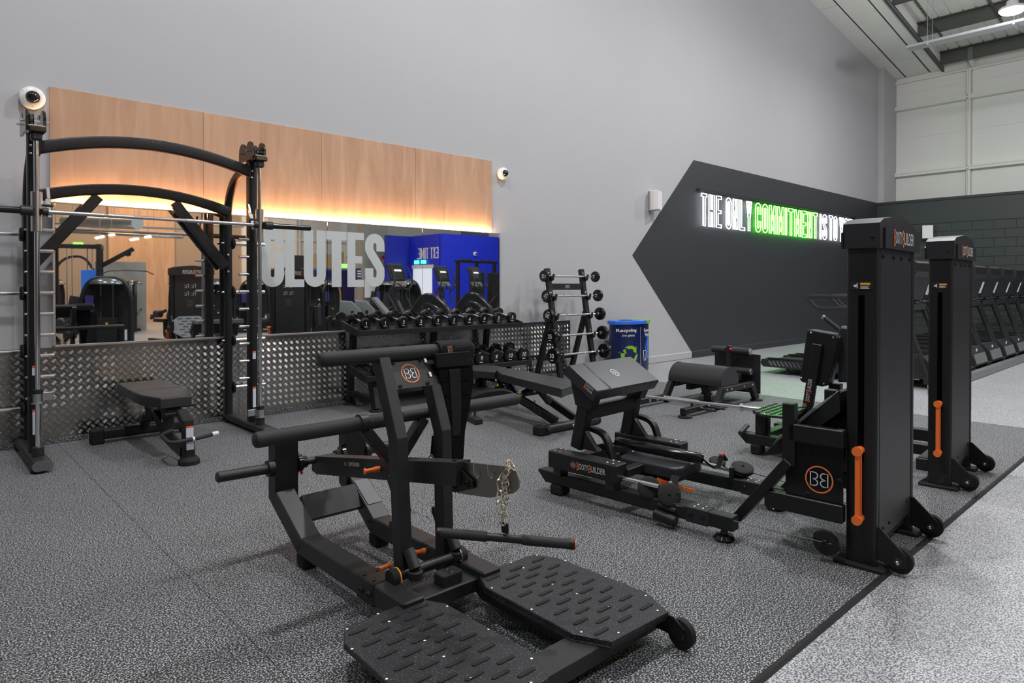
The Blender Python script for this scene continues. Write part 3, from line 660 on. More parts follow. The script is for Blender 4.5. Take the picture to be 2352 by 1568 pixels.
# the bar carried by the machine
zb = Y(88, 482, -.86).z-.01
bars = MB().cyl((SXL+.05, -.86, zb), (SXR-.05, -.86, zb), .0135, 14).build('lift_bar', 'steel', sm)
for a, e in ((.06, .42), (.44, .62), (1.0, 1.19), (1.21, 1.56)): MB().cyl((SXL+a, -.86, zb), (SXL+e, -.86, zb), .0155, 14).build('knurled_grip', 'knurl', bars)
for sx, sg in ((SXL, -1), (SXR, 1)):
    cr = MB().cyl((sx, -.82, zb-.145), (sx, -.82, zb+.145), .036, 24).build('carriage', 'steel', sm)
    MB().cyl((sx+sg*.03, -.86, zb), (sx+sg*.10, -.86, zb), .036, 20).build('sleeve_collar', 'black2', cr)
    MB().cyl((sx+sg*.095, -.86, zb), (sx+sg*.46, -.86, zb), .0245, 18).build('sleeve', 'gloss', cr)
    MB().cyl((sx-sg*.03, -.86, zb), (sx-sg*.065, -.86, zb), .028, 18).build('hook_hub', 'black2', cr)
    MB().beam((sx-sg*.07, -.86, zb-.04), (sx-sg*.07, -.80, zb+.10), .01, .032, (1,0,0)).build('safety_hook', 'chrome', cr)
    MB().beam((sx-sg*.075, -.80, zb+.10), (sx-sg*.075, -.76, zb+.19), .012, .022, (1,0,0)).build('hook_tip', 'chrome', cr)
    MB().cyl((sx-sg*.03, -.83, zb+.05), (sx-sg*.10, -.83, zb+.05), .009, 10).build('hook_lever', 'black2', cr)
# ================================================================== adjustable bench inside the Smith machine
bl = thing('weight_bench', 'adjustable black bench with yellow warning tabs inside the Smith machine', 'bench', (1.5, -.85, 0))
def P_(px, py, z): return Z(px, py, z)
BXc = 1.54
def bpad(poly, z, h, name, par, r=.016, m='vinyl'): return MB().cushion([(x, y, z) for x, y in poly], (0, 0, h), r).build(name, m, par)
bpad([(BXc-.175, -.13), (BXc+.175, -.13), (BXc+.185, -.72), (BXc-.185, -.72)], .40, .075, 'back_pad', bl)
bpad([(BXc-.188, -.735), (BXc+.188, -.735), (BXc+.182, -.98), (BXc+.11, -1.23), (BXc-.11, -1.23), (BXc-.182, -.98)], .395, .08, 'seat_pad', bl)
MB().box(BXc-.155, BXc+.155, -1.19, -.16, .378, .40, .006).build('pad_base', 'black2', bl)
MB().sweep([(BXc, -.2, .355), (BXc, -1.2, .355)], rprof(.11, .045, .02)).build('pad_rail', 'black', bl)
MB().sweep(fillet([(BXc, -.30, .12), (BXc, -.52, .28), (BXc, -.72, .27), (BXc, -1.02, .12), (BXc, -1.42, .085)], .16, 6), rprof(.065, .10, .03, 4)).build('spine', 'black', bl)
MB().sweep([(BXc-.30, -.27, .075), (BXc+.30, -.27, .075)], rprof(.085, .085, .02, 3)).build('rear_crossbar', 'black', bl)
for s in (-1, 1): MB().box(BXc+s*.30, BXc+s*.40, -.32, -.22, .0, .122, .012).build('rear_foot', 'rubber', bl)
pst = MB().sweep([(BXc+.02, -1.46, .03), (BXc+.02, -1.42, .30), (BXc+.02, -1.30, .36)], rprof(.085, .06, .02)).build('front_post', 'black', bl)
MB().lathe((BXc+.02, -1.46, 0), (0,0,1), [(0, .075), (.03, .075), (.055, .055)], 20).build('front_foot', 'rubber', bl)
MB().box(BXc+.02-.026, BXc+.02+.026, -1.4855, -1.478, .20, .27, 0).build('warning_label', 'label_white', pst)
MB().box(BXc+.02-.026, BXc+.02+.026, -1.484, -1.476, .27, .282, 0).build('label_header', 'label_red', pst)
MB().box(BXc+.02-.026, BXc+.02+.026, -1.492, -1.484, .11, .17, 0).build('warning_label', 'label_white', pst)
MB().sweep(fillet([(BXc-.02, -1.18, .21), (BXc-.12, -1.25, .2), (BXc-.12, -1.50, .18), (BXc+.05, -1.51, .19), (BXc+.17, -1.51, .205)], .07, 5), [(0.014*math.cos(t*math.pi/5), .014*math.sin(t*math.pi/5)) for t in range(10)]).build('pull_handle', 'grip', bl)
MB().cyl((BXc+.17, -1.51, .205), (BXc+.215, -1.51, .209), .017, 14).build('handle_cap', 'white_plastic', bl)
MB().cyl((BXc+.03, -1.51, .1895), (BXc+.045, -1.51, .1905), .017, 14).build('handle_ring', 'white_plastic', bl)
for y, z in ((-.50, .30), (-.62, .33), (-1.0, .31)):
    MB().prism([(BXc-.035, y-.06, z-.12), (BXc-.035, y+.06, z-.12), (BXc-.035, y+.03, z+.06), (BXc-.035, y-.03, z+.06)], (.07, 0, 0)).build('hinge_bracket', 'black2', bl)
for y, z in ((-.47, .23), (-.60, .31)): MB().box(BXc-.0362, BXc-.0352, y-.008, y+.008, z, z+.03, 0).build('warning_tab', 'warn_yellow', bl)
for y, z in ((-.50, .27), (-.72, .30), (-1.0, .26)): bolt(bl, (BXc-.036, y, z), (-1,0,0), .012)
MB().sweep([(BXc-.07, -1.17, .335), (BXc+.07, -1.17, .335)], rprof(.07, .05, .024)).build('seat_stop', 'black2', bl)
# ================================================================== dumbbell rack and dumbbells
DXs = [3.628+.2345*k for k in range(10)]
dr = thing('dumbbell_rack', 'two-tier black dumbbell rack against the tread plate', 'rack', (4.7, -.4, 0))
RX0, RX1 = 3.50, 5.86
for nm, yb, zb_, dz in (('upper_tray', -.30, .865, .09), ('lower_tray', -.47, .40, .09)):
    y0, y1, z0, z1 = yb+.12, yb-.22, zb_+.035, zb_-.035
    t = MB().prism([(RX0, y0, z0), (RX0, y1, z1), (RX0, y1, z1-.03), (RX0, y0, z0-.03)], (RX1-RX0, 0, 0)).build(nm, 'black2', dr)
    MB().box(RX0, RX1, y1-.012, y1, z1-.035, z1+.022, .003).build('tray_lip', 'black', t)
    MB().box(RX0, RX1, y0, y0+.012, z0-.03, z0+.045, .003).build('tray_back', 'black', t)
    for x in (RX0, RX1): MB().prism([(x-.008, y0+.012, z0+.045), (x-.008, y1-.012, z1+.03), (x-.008, y1-.012, z1-.045), (x-.008, y0+.012, z0-.04)], (.016, 0, 0)).build('tray_end', 'black', t)
    for i, x in enumerate(DXs):
        for yy in (yb-.13, yb+.035):
            zz = zb_+(yy-yb)*.2
            pr = [(x-.085, zz+.0), (x-.06, zz+.055), (x-.035, zz+.03), (x, zz+.018), (x+.035, zz+.03), (x+.06, zz+.055), (x+.085, zz+.0)]
            MB().prism([(a, yy-.02, z) for a, z in pr], (0, .04, 0)).build('saddle', 'black2', t)
for x in (3.66, 5.60, 4.75):
    MB().beam((x, -.15, .86), (x, -.05, .02), .06, .07, (0,-1,0)).build('rear_leg', 'black', dr)
    MB().lathe((x, -.05, 0), (0,0,1), [(0, .07), (.015, .07), (.02, .04)], 18).build('leg_foot', 'rubber', dr)
    MB().beam((x, -.50, .40), (x, -.62, .02), .06, .09, (0,-1,0)).build('front_leg', 'black', dr)
    MB().lathe((x, -.62, 0), (0,0,1), [(0, .075), (.015, .075), (.02, .04)], 18).build('leg_foot', 'rubber', dr)
    MB().sweep([(x, -.08, .13), (x, -.58, .11)], rprof(.055, .075, .02)).build('side_rail', 'black', dr)
    MB().beam((x, -.12, .50), (x, -.50, .40), .05, .06, (1,0,0)).build('tray_arm', 'black', dr)
def dumbbell(num, r, x, y, z, lab, grp):
    """round rubber dumbbell lying front to back, tilted to the front"""
    t = thing('dumbbell', lab, 'dumbbell', (x, y, z), group=grp); d = V((0, -1, -.2)).normalized(); c = V((x, y, z)); n = 26
    L = .074+.024*r/.07
    for s in (-1, 1):
        MB().lathe(c+d*(s*L), d*s, [(0, r*.72), (.006, r*.95), (.012, r), (.036+r*.12, r), (.044+r*.12, r*.93), (.046+r*.12, r*.80), (.0445+r*.12, r*.78)], n).build('head', 'gloss', t)
    MB().cyl(c-d*(L+.004), c+d*(L+.004), .015, 14).build('handle', 'steel', t)
    up = V((0, -.2, 1)).normalized(); f = c+d*(L+.0445+r*.12)
    text(str(num), t, f+up*(r*.1), (1,0,0), up, r*.62, 'white_print', bold=.02)
    text('origin', t, f-up*(r*.52), (1,0,0), up, r*.2, 'white_print', width=r*.62) if False else MB().obox(f-up*(r*.5)+d*.0008, ((1,0,0), up, d), (r*.3, r*.05, .0004), 0).build('maker_mark', 'white_print', t)
    return t
NW = 'zero one two three four five six seven eight nine ten'.split()
up_n = [1,1,2,2,3,3,4,4,5,5]; lo_n = [6,6,7,7,8,8,9,9,10,10]; side = {0: 'left', 1: 'right'}
for i, x in enumerate(DXs):
    r = .056+.003*up_n[i]
    dumbbell(up_n[i], r, x, -.33, .943, '%s dumbbell of the pair numbered %s on the upper rack tier' % (side[i % 2], NW[up_n[i]]), 'round dumbbells on the rack')
    r = .060+.003*lo_n[i]
    dumbbell(lo_n[i], r, x+.04, -.50, .482, '%s dumbbell of the pair numbered %s on the lower rack tier' % (side[i % 2], NW[lo_n[i]]), 'round dumbbells on the rack')
# ================================================================== barbell rack with fixed barbells
br = thing('barbell_rack', 'black A-frame rack holding fixed barbells beside the recycling bin', 'rack', (6.95, -.3, 0))
BZ = [1.455, 1.18, .914, .64, .38]; BYs = [-.36, -.41, -.45, -.50, -.54]
for x in (6.56, 7.27):
    MB().beam((x, -.29, 1.56), (x, -.55, .06), .075, .06, (0,-1,0)).build('front_post', 'black', br)
    MB().beam((x+.02, -.36, .95), (x+.02, -.06, .02), .07, .06, (0,-1,0)).build('rear_leg', 'black', br)
    MB().box(x-.05, x+.05, -.66, -.02, 0, .05, .012).build('base_foot', 'rubber', br)
    for by, bz in zip(BYs, BZ):
        MB().prism([(x-.02+.03, by+.05, bz-.09), (x+.01, by-.03, bz-.05), (x+.01, by-.045, bz+.03), (x+.01, by-.032, bz+.03), (x+.01, by-.018, bz-.018), (x+.01, by+.018, bz-.018), (x+.01, by+.03, bz+.02), (x+.01, by+.06, bz+.02)], (.03, 0, 0)).build('bar_hook', 'black2', br)
        bolt(br, (x, by+.035, bz+.045), (0,-1,0), .012); bolt(br, (x, by+.02, bz-.075), (0,-1,0), .012)
pl = MB().box(6.58, 7.26, -.345, -.30, 1.265, 1.355, .006).build('header_bar', 'black2', br)
flat([[(x*.04, z*.018) for x, z in ((-1,-1),(1,-1),(1,1),(-1,1))]], pl, (6.92, -.3455, 1.31), (1,0,0), (0,0,1), 1, 'white_print', 'nameplate')
flat([[(x*.036, z*.014) for x, z in ((-1,-1),(1,-1),(1,1),(-1,1))]], pl, (6.92, -.3460, 1.31), (1,0,0), (0,0,1), 1, 'black2', 'nameplate_field')
text('origin', pl, (6.92, -.3468, 1.31), (1,0,0), (0,0,1), .014, 'white_print', width=.05)
for x in (6.575, 7.285): flat([[(-.014, -.012), (.014, -.012), (0, .014)]], br, (x, -.375, 1.24), (1,0,0), (0,-.17,1), 1, 'warn_yellow', 'warning_tab')
MB().box(6.58, 7.26, -.12, -.07, .26, .32, .005).build('rear_crossbar', 'black', br)
rot = [75, 130, 160, 0, 0]
for k, (num, by, bz) in enumerate(zip((10, 15, 20, 25, 30), BYs, BZ)):
    r = .080+.0065*k; x0, x1 = 6.44, 7.505
    t = thing('fixed_barbell', '%s fixed barbell marked %d on the A-frame rack' % (['topmost', 'second', 'middle', 'fourth', 'lowest'][k], num), 'barbell', (6.97, by, bz), group='fixed barbells on the rack')
    MB().cyl((x0, by, bz), (x1, by, bz), .0135, 14).build('shaft', 'chrome', t)
    for a, e in ((6.66, 6.76), (6.78, 7.05), (7.08, 7.2)): MB().cyl((a, by, bz), (e, by, bz), .0145, 14).build('knurled_grip', 'knurl', t)
    w = .045+.007*k
    for xx, s in ((x0, -1), (x1, 1)):
        MB().lathe((xx-s*w*.5, by, bz), (s,0,0), [(0, r*.8), (.006, r*.97), (.012, r), (w-.008, r), (w, r*.94), (w+.002, r*.8), (w-.001, r*.78)], 28).build('head', 'gloss', t)
        MB().cyl((xx-s*(w*.5+.02), by, bz), (xx-s*w*.5, by, bz), .024, 16).build('collar', 'chrome', t)
    g = math.radians(rot[k]); f = V((x0-w*.5-.002, by, bz)); xd = V((0, -math.cos(g), math.sin(g))); yd = V((0, math.sin(g), math.cos(g)))
    text(str(num), t, f, xd, yd, r*.58, 'white_print', bold=.02, off=.003)
    MB().obox(f-yd*(r*.55)+V((-.002,0,0)), (xd, yd, (1,0,0)), (r*.25, r*.05, .0006), 0).build('maker_mark', 'white_print', t)
# ================================================================== recycling bin
bn = thing('recycling_bin', 'navy recycling and general waste bin with blue and green lid', 'bin', (8.25, -.42, 0))
def bow(x0, x1, y0, y1, n=14):
    """plan outline: flat back, bowed front"""
    return [(x1-.10, y0), (x0+.12, y0), (x0+.03, y0-.05), (x0, y0-.12)]+[(x0+(x1-x0)*i/n, y1+(y0-y1)*.45*abs(2*i/n-1)**2.6) for i in range(n+1)]
MB().prism([(x, y, .02) for x, y in bow(7.94, 8.76, -.20, -.56)], (0, 0, .72)).build('body', 'bin_navy', bn)
for a, e, m, nm in ((7.92, 8.475, 'bin_blue', 'recycling_lid'), (8.478, 8.78, 'bin_green', 'waste_lid')):
    out = bow(7.92, 8.78, -.18, -.585, 28); fr = [p for p in out[4:] if a-.02 <= p[0] <= e+.02]
    poly = ([(e, -.18), (a+.12, -.18), (a+.03, -.23), (a, -.30)] if m == 'bin_blue' else [(e-.10, -.18), (a, -.18)])+[(min(max(x, a), e), y) for x, y in fr]
    MB().plate([(x, y, .735) for x, y in poly], (0, 0, .055), .008).build(nm, m, bn)
MB().lathe((8.20, -.38, .7905), (0,0,1), [(0, .11), (.001, .11)], 24).build('lid_opening', 'rubber', bn)
def binpt(px, py): return Y(px, py, -.562)
def bfront(x): t = (x-7.94)/(8.76-7.94); return -.56+.36*.45*abs(2*t-1)**2.6
def btext(s, px, py, h, w, m='white_print', bold=.015):
    p = binpt(px, py); o = text(s, bn, (p.x, 0, p.z), (1,0,0), (0,0,1), h, m, width=w, bold=bold, off=0)
    for v in o.data.vertices: v.co.y = bfront(v.co.x+bn.location.x)-bn.location.y-.002
def bpoly(polys, m, name):
    b = MB()
    for q in polys: b.add([(x, bfront(x)-.002, z) for x, z in q], [tuple(range(len(q)))])
    b.build(name, m, bn, fix=False)
btext('Recycling', 1448.6, 760, .062, .30); btext('(no glass)', 1450, 771, .040, .19, bold=.005)
btext('General', 1489, 757.5, .055, .22); btext('Waste', 1489, 767.5, .055, .17)
dx = binpt(1471.3, 760).x
bpoly([[(dx-.005, z), (dx+.005, z), (dx+.005, z+.008), (dx-.005, z+.008)] for z in [.10+.0185*k for k in range(32)]], 'white_print', 'dotted_line')
c0 = binpt(1452, 815); polys = []
for k in range(3):
    a0 = 75-120*k; out = [(c0.x+.135*math.cos(math.radians(a0-g)), c0.z+.14*math.sin(math.radians(a0-g))) for g in range(-52, 31, 8)]; inn = [(c0.x+.085*math.cos(math.radians(a0-g)), c0.z+.09*math.sin(math.radians(a0-g))) for g in range(-30, 31, 6)]
    head = [(c0.x+q*math.cos(math.radians(a0-g)), c0.z+q*1.04*math.sin(math.radians(a0-g))) for q, g in ((.165, 28), (.115, 66), (.062, 28))]
    m_ = len(out); polys += [[out[i*(m_-1)//10], out[(i+1)*(m_-1)//10], inn[i+1], inn[i]] for i in range(10)]+[head]
bpoly(polys, 'bin_green', 'recycling_arrows')
px_ = binpt(1490, 800).x; z0 = .19
bpoly([circ(px_, z0+.335, .026, 14), [(px_-.03, z0), (px_+.02, z0), (px_+.03, z0+.30), (px_-.02, z0+.30)], [(px_-.09, z0+.16), (px_-.07, z0+.14), (px_, z0+.28), (px_-.02, z0+.30)], [(px_+.012, z0+.29), (px_+.03, z0+.28), (px_+.03, z0+.40), (px_+.012, z0+.40)]], 'blue_print', 'litter_figure')
bpoly(ribbon([(px_-.135, z0+.13), (px_-.115, z0-.02), (px_-.065, z0-.02), (px_-.05, z0+.13)], .014, True), 'white_print', 'litter_basket')
# ================================================================== standing hip lever machine in the foreground
hm = thing('hip_lever_machine', 'black plate-loaded hip lever machine with twin foot plates in the foreground', 'gym machine', (1.595, -4.4, 0))
HC = 1.595
def mir(p): return (2*HC-p[0], p[1])
# base
for s in (-1, 1):
    x = HC+s*.193
    MB().box(x-.048, x+.048, -4.64, -3.74, .065, .15, .006).build('base_rail', 'black2', hm)
    MB().prism([(x-.045, -4.56, .07), (x-.045, -4.60, .148), (x-.045, -4.66, .10), (x-.045, -5.22, .10), (x-.045, -5.22, .035), (x-.045, -4.62, .035)], (.09, 0, 0)).build('plate_rail', 'black2', hm)
    MB().beam((x, -3.765, .108), (x+s*.01, -3.50, .275), .10, .085, (0,0,1), .005).build('rail_riser', 'black2', hm)
    MB().prism([(x-.058, -3.52, .22), (x-.058, -3.44, .26), (x-.058, -3.44, .54), (x-.058, -3.46, .56), (x-.058, -3.52, .56)], (.118, 0, 0)).build('rear_post', 'black', hm)
    for yy in (-3.53, -3.74): bolt(hm, (x-s*.05, yy, .24 if yy > -3.6 else .13), (-s,0,0), .01, 'black2')
    MB().box(x-.04, x+.04, -3.80, -3.71, 0, .068, .012).build('rear_foot', 'rubber', hm)
    MB().box(x-.04, x+.04, -5.18, -5.08, 0, .07, .01).build('front_foot', 'rubber', hm)
    # sleeve joint where the front part bolts on
    MB().box(x-.052, x+.052, -4.43, -4.30, .06, .154, .004).build('joint_sleeve', 'black', hm)
    for a, yy in ((-.03, -4.33), (.03, -4.33), (-.03, -4.40), (.03, -4.40)): bolt(hm, (x+a, yy, .154), (0,0,1), .008, 'black2')
    for yy in (-4.34, -4.40): bolt(hm, (x-.052, yy, .105), (-1,0,0), .013, 'black2')
    # weight horn outside each rear post
    h = MB().cyl((x+s*.06, -3.50, .425), (x+s*.33, -3.50, .43), .0255, 20, .006).build('weight_horn', 'black2', hm)
    MB().lathe((x+s*.06, -3.50, .425), (s,0,0), [(0, .040), (.03, .040)], 20).build('horn_flange', 'black', h)
    bt = MB().lathe((x-s*.062, -3.50, .425), (-s,0,0), [(0, .045), (.02, .045), (.03, .033), (.05, .03)], 18).build('bearing', 'gloss', hm)
    for z in (.375, .475): bolt(bt, (x-s*.06, -3.50, z), (-s,0,0), .012, 'gloss')
    MB().cyl((x-s*.075, -3.515, .385), (x-s*.085, -3.515, .37), .006, 8).build('grease_cap', 'red', bt)
MB().cyl((HC-.15, -3.50, .425), (HC+.15, -3.50, .425), .018, 16).build('pivot_axle', 'black2', hm)
MB().beam((HC-.15, -3.615, .225), (HC+.15, -3.615, .225), .035, .13, (0,.55,.8), .004).build('rear_crossplate', 'black2', hm)
d_ = V((0, -.265, -.167)).normalized()
MB().obox((HC+.20, -3.632, .245), ((1,0,0), (0,.846,.533), (0,-.533,.846)), (.04, .085, .0008), 0).build('instruction_label', 'grey_print', hm)
MB().box(HC-.15, HC+.15, -4.60, -4.47, .06, .118, .005).build('pivot_crossbeam', 'black2', hm)
MB().box(HC-.49, HC+.49, -5.26, -5.14, .04, .105, .006).build('front_crossbeam', 'black2', hm)
MB().cyl((HC-.155, -4.455, .165), (HC+.155, -4.455, .165), .021, 18).build('lever_pivot', 'black', hm)
for s in (-1, 1):
    e = MB().lathe((HC+s*.155, -4.455, .165), (s,0,0), [(0, .034), (.012, .036), (.03, .034)], 18).build('pivot_cap', 'rubber', hm)
    MB().lathe((HC+s*.150, -4.455, .165), (s,0,0), [(0, .037), (.005, .037)], 18).build('pivot_washer', 'yellow' if s < 0 else 'steel', e)
bp = MB().rbox(HC+.0-.02, HC+.085, -4.585, -4.515, .116, .165, .015, .008).build('bump_stop', 'rubber', hm)
for yy in (-4.565, -4.535): bolt(bp, (HC+.033, yy, .162), (0,0,1), .010, 'black2')
# foot plates with raised tread ribs
PLR = [(1.752, -4.593), (2.06, -4.605), (2.111, -4.697), (2.129, -5.164), (2.062, -5.309), (1.747, -5.297), (1.686, -5.172), (1.693, -4.706)]
rib = None
for poly, nm in ((PLR, 'right'), ([mir(p) for p in PLR][::-1], 'left')):
    fp = MB().plate([(x, y, .110) for x, y in poly], (0, 0, .020), .003).build('foot_plate', 'plate_rubber', hm)
    MB().plate([(HC+(x-HC)*.985, y*.998-.009, .10) for x, y in poly], (0, 0, .0098), .002).build('plate_base', 'black', fp)
    cx = sum(p[0] for p in poly)/8
    for r in range(13):
        yy = -4.665-.0475*r
        cols = [-.135, -.005, .125] if r % 2 == 0 else [-.07, .06]
        if r in (1, 11): cols = [-.07, .06]
        for q in cols:
            if rib is None:
                b = MB(); st = [V((.027, -.0085, 0)), V((.034, -.006, 0)), V((.0365, 0, 0)), V((.034, .006, 0)), V((.027, .0085, 0)), V((-.027, .0085, 0)), V((-.034, .006, 0)), V((-.0365, 0, 0)), V((-.034, -.006, 0)), V((-.027, -.0085, 0))]
                b.plate(st, (0, 0, .0035), .0012); LOCAL = True; rib = b.build('tread_rib', 'rubber', fp); LOCAL = False
                rib.location = V((cx+q, yy, .13))-V(hm.location)
            else: share(rib, fp, V((cx+q, yy, .13))-V(hm.location))
    sgn = 1 if nm == 'right' else -1
    for dx, yy in ((-.10, -4.60), (.02, -4.605), (.155, -4.625), (-.20, -4.73), (.205, -4.75), (-.205, -4.96), (.21, -4.97), (-.19, -5.19), (.195, -5.18), (-.10, -5.28), (.13, -5.28), (.02, -4.68), (.0, -4.87), (.01, -4.99), (.02, -5.14)):
        bolt(fp, (cx+sgn*dx, yy, .1295), (0,0,1), .0055)
# transport wheels at the front corners
for s in (-1, 1):
    w = HC+s*.475; br_ = MB().prism([(w-s*.008, -5.25, .12), (w-s*.008, -5.33, .115), (w-s*.008, -5.375, .085), (w-s*.008, -5.36, .045), (w-s*.008, -5.25, .05)], (.006*s, 0, 0)).build('wheel_bracket', 'black', hm)
    wl = MB().lathe((w+s*.002, -5.35, .055), (s,0,0), [(0, .025), (0, .040), (.003, .053), (.027, .053), (.03, .040), (.03, .02)], 26).build('transport_wheel', 'rubber', hm)
    for q in (0, 1): MB().lathe((w+s*(.0 if q == 0 else .03), -5.35, .055), (s*(1 if q else -1),0,0), [(0, .022), (.006, .018), (.007, .006)], 18).build('wheel_hub', 'black2', wl)
# long weight lever with hook plate, chain and handle
lv = MB().prism([(HC-.035, -3.47, .365), (HC-.035, -3.47, .40), (HC-.035, -3.51, .445), (HC-.035, -4.69, .645), (HC-.035, -4.69, .555), (HC-.035, -3.52, .355)], (.07, 0, 0)).build('weight_lever', 'black2', hm)
pc = X(811, 1066, HC-.0355); pl = MB().obox(pc, ((1,0,0), (0,-1,.169), (0,.169,1)), (.0008, .085, .018), 0).build('name_label', 'black', lv)
bb_logo(pl, pc+V((0,.072,-.012)), (0,-1,.17), (0,.17,1), .011); booty(pl, pc+V((0,-.015,.003)), (0,-1,.17), (0,.17,1), .018)
HP = [(1050, 1060), (1160, 1071), (1185, 1082), (1192, 1102), (1190, 1122), (1178, 1133), (1125, 1143), (1050, 1132)]
hp = MB().prism([X(a, b_, HC+.0) for a, b_ in HP], (.008, 0, 0)).build('hook_plate', 'brass_steel', hm)
for a in (1089, 1121, 1153):
    q = [X(a, b_, HC-.0009) for a, b_ in ((a, 1065 if a < 1150 else 1072), (a+1, 1086), (a+8, 1098), (a+14, 1092), (a+12, 1081))]
    b = MB()
    for u, w in zip(q[:-1], q[1:]): b.beam(u, w, .0016, .006, (1,0,0), .0004)
    b.build('hook_slot', 'chrome', hp)
BK = [(1040, 1054), (1058, 1062), (1058, 1078), (1085, 1104), (1086, 1122), (1045, 1131), (1038, 1128)]
for q in (-.012, .009): MB().prism([X(a, b_, HC+q) for a, b_ in BK], (.005, 0, 0)).build('lever_bracket', 'black', hp)
for a, b_ in ((1044, 1069), (1044, 1114), (1074, 1110)): bolt(hp, X(a, b_, HC-.012), (-1,0,0), .013, 'gloss')
ch = thing('steel_chain', 'short zinc chain hooked over the lever plate', 'chain', X(1172, 1070, HC))
def link(b, c, d, up, L=.019, w=.0105, r=.0032):
    d, sd, u = basis(d, up); pts = [c+d*(L*s)+sd*0 for s in (0,)]
    pts = [c+d*L*.55+d*w*math.sin(t)+sd*w*math.cos(t) for t in [math.pi*k/6 for k in range(7)]]+[c-d*L*.55-d*w*math.sin(t)-sd*w*math.cos(t) for t in [math.pi*k/6 for k in range(7)]]
    b.tube(pts, r, 6, True, up=tuple(u))
CHP = [(1170, 1064), (1175, 1074), (1162, 1083), (1160, 1098), (1164, 1112), (1160, 1126), (1160, 1142), (1164, 1152), (1156, 1166), (1158, 1184), (1159, 1200)]
for k in range(len(CHP)-1):
    a, e = T(*CHP[k], 2.372), T(*CHP[k+1], 2.372); b = MB(); link(b, (a+e)/2, e-a, (1,0,0) if k % 2 else (0,1,0)); b.build('chain_link', 'zinc', ch)
for k, (a, e) in enumerate((((1168, 1078), (1146, 1104)), ((1146, 1100), (1150, 1128)), ((1148, 1126), (1146, 1152)), ((1146, 1150), (1150, 1178)), ((1149, 1174), (1158, 1210)))):
    a, e = T(*a, 2.36), T(*e, 2.36); b = MB(); link(b, (a+e)/2, e-a, (0,1,0) if k % 2 else (1,0,0), L=(a-e).length*.45); b.build('chain_link', 'zinc', ch)
hb = thing('pull_handle', 'short black straight handle hanging from the chain', 'handle', T(1160, 1222, 2.37))
p0, p1 = T(1004, 1222, 2.40), T(1322, 1250, 2.34); dd = (p1-p0).normalized()
MB().cyl(p0, p1, .0145, 18).build('core_tube', 'black2', hb)
for a, e in ((0, .37), (.62, 1.0)):
    g = MB().cyl(p0.lerp(p1, a), p0.lerp(p1, e), .0178, 20, .003).build('grip_sleeve', 'grip', hb)
MB().cyl(p0.lerp(p1, .995), p1+dd*.002, .0165, 18).build('end_cap', 'orange', hb); MB().cyl(p0.lerp(p1, .955), p0.lerp(p1, .994), .0185, 20).build('end_ring', 'black', hb); MB().cyl(p0, p0.lerp(p1, .035), .0185, 20).build('end_ring', 'black', hb)
MB().box(*[q for a in zip(T(1160, 1214, 2.37)-V((.004, .017, .016)), T(1160, 1214, 2.37)+V((.004, .017, .022))) for q in a], .003).build('eye_plate', 'black', hb)
# twin uprights with padded top bar and emblem panel
for pts, x in (([(872, 812), (914, 1007), (927, 1312)], HC-.105), ([(973, 804), (1016, 988), (1021, 1268)], HC+.145)):
    q = [X(a, b_, x) for a, b_ in pts]
    u = MB().sweep(q, rprof(.066, .055, .006, 2), up=(1,0,0), smooth=False).build('lever_upright', 'black2', hm)
    for zz in (.42, .62-.2*0+.0):
        pass
    for t_ in (.27, .62):
        c0 = q[2].lerp(q[1], t_); MB().prism([c0+V((-.02, .028, -.03)), c0+V((-.02, .065, .02)), c0+V((-.02, .065, .045)), c0+V((-.02, .05, .045)), c0+V((-.02, .028, .035))], (.04, 0, 0)).build('chain_catch', 'black', u)
    MB().cyl(q[2]+V((.0, -.035, .10)), q[2]+V((.0, -.085, .035)), .0235, 18).build('buffer_tube', 'black2', u)
    MB().lathe(q[2]+V((0, -.085, .0)), (0,0,1), [(0, .03), (.028, .03), (.03, .024)], 18).build('buffer_cap', 'rubber', u)
    bolt(u, q[1]+V((.034, 0, -.06)), (1,0,0), .012, 'black'); bolt(u, q[2].lerp(q[1], .45)+V((.034, 0, 0)), (1,0,0), .014, 'black')
ty = X(875, 812, HC-.105); tz_ = ty.z+.012; tyy = ty.y
e0, e1 = Y(733, 828, tyy), Y(1084, 797, tyy); zt = (e0.z+e1.z)/2
tb = MB().lathe((e0.x, tyy, zt), (1,0,0), [(-.002, .0), (0, .02), (.008, .028), (.02, .031), (e1.x-e0.x-.02, .031), (e1.x-e0.x-.005, .026), (e1.x-e0.x, 0)], 22).build('top_bar', 'grip', hm)
q0, q1 = X(885, 831, HC-.085), X(906, 896, HC-.085); w_ = .20
nrm = V((0, -(q0.z-q1.z), (q0.y-q1.y))).normalized()
ep = MB().prism([q0, q0+V((w_, 0, 0)), q1+V((w_, 0, 0)), q1], nrm*.005).build('emblem_panel', 'black', hm)
cen = (q0+q1)/2+V((w_/2, 0, 0))+nrm*.0055; upv = (q0-q1).normalized(); bb_logo(ep, cen, (1,0,0), upv, .046)
for a in (-.07, .07):
    for c_ in (-.055, .055): bolt(ep, cen+V((a, 0, 0))+upv*c_, nrm, .009, 'rubber')
for c_ in (-.02, .05): MB().obox(cen+V((.095, .006, 0))+upv*c_, ((1,0,0), upv, nrm), (.008, .013, .012), .002).build('panel_bracket', 'steel', ep)
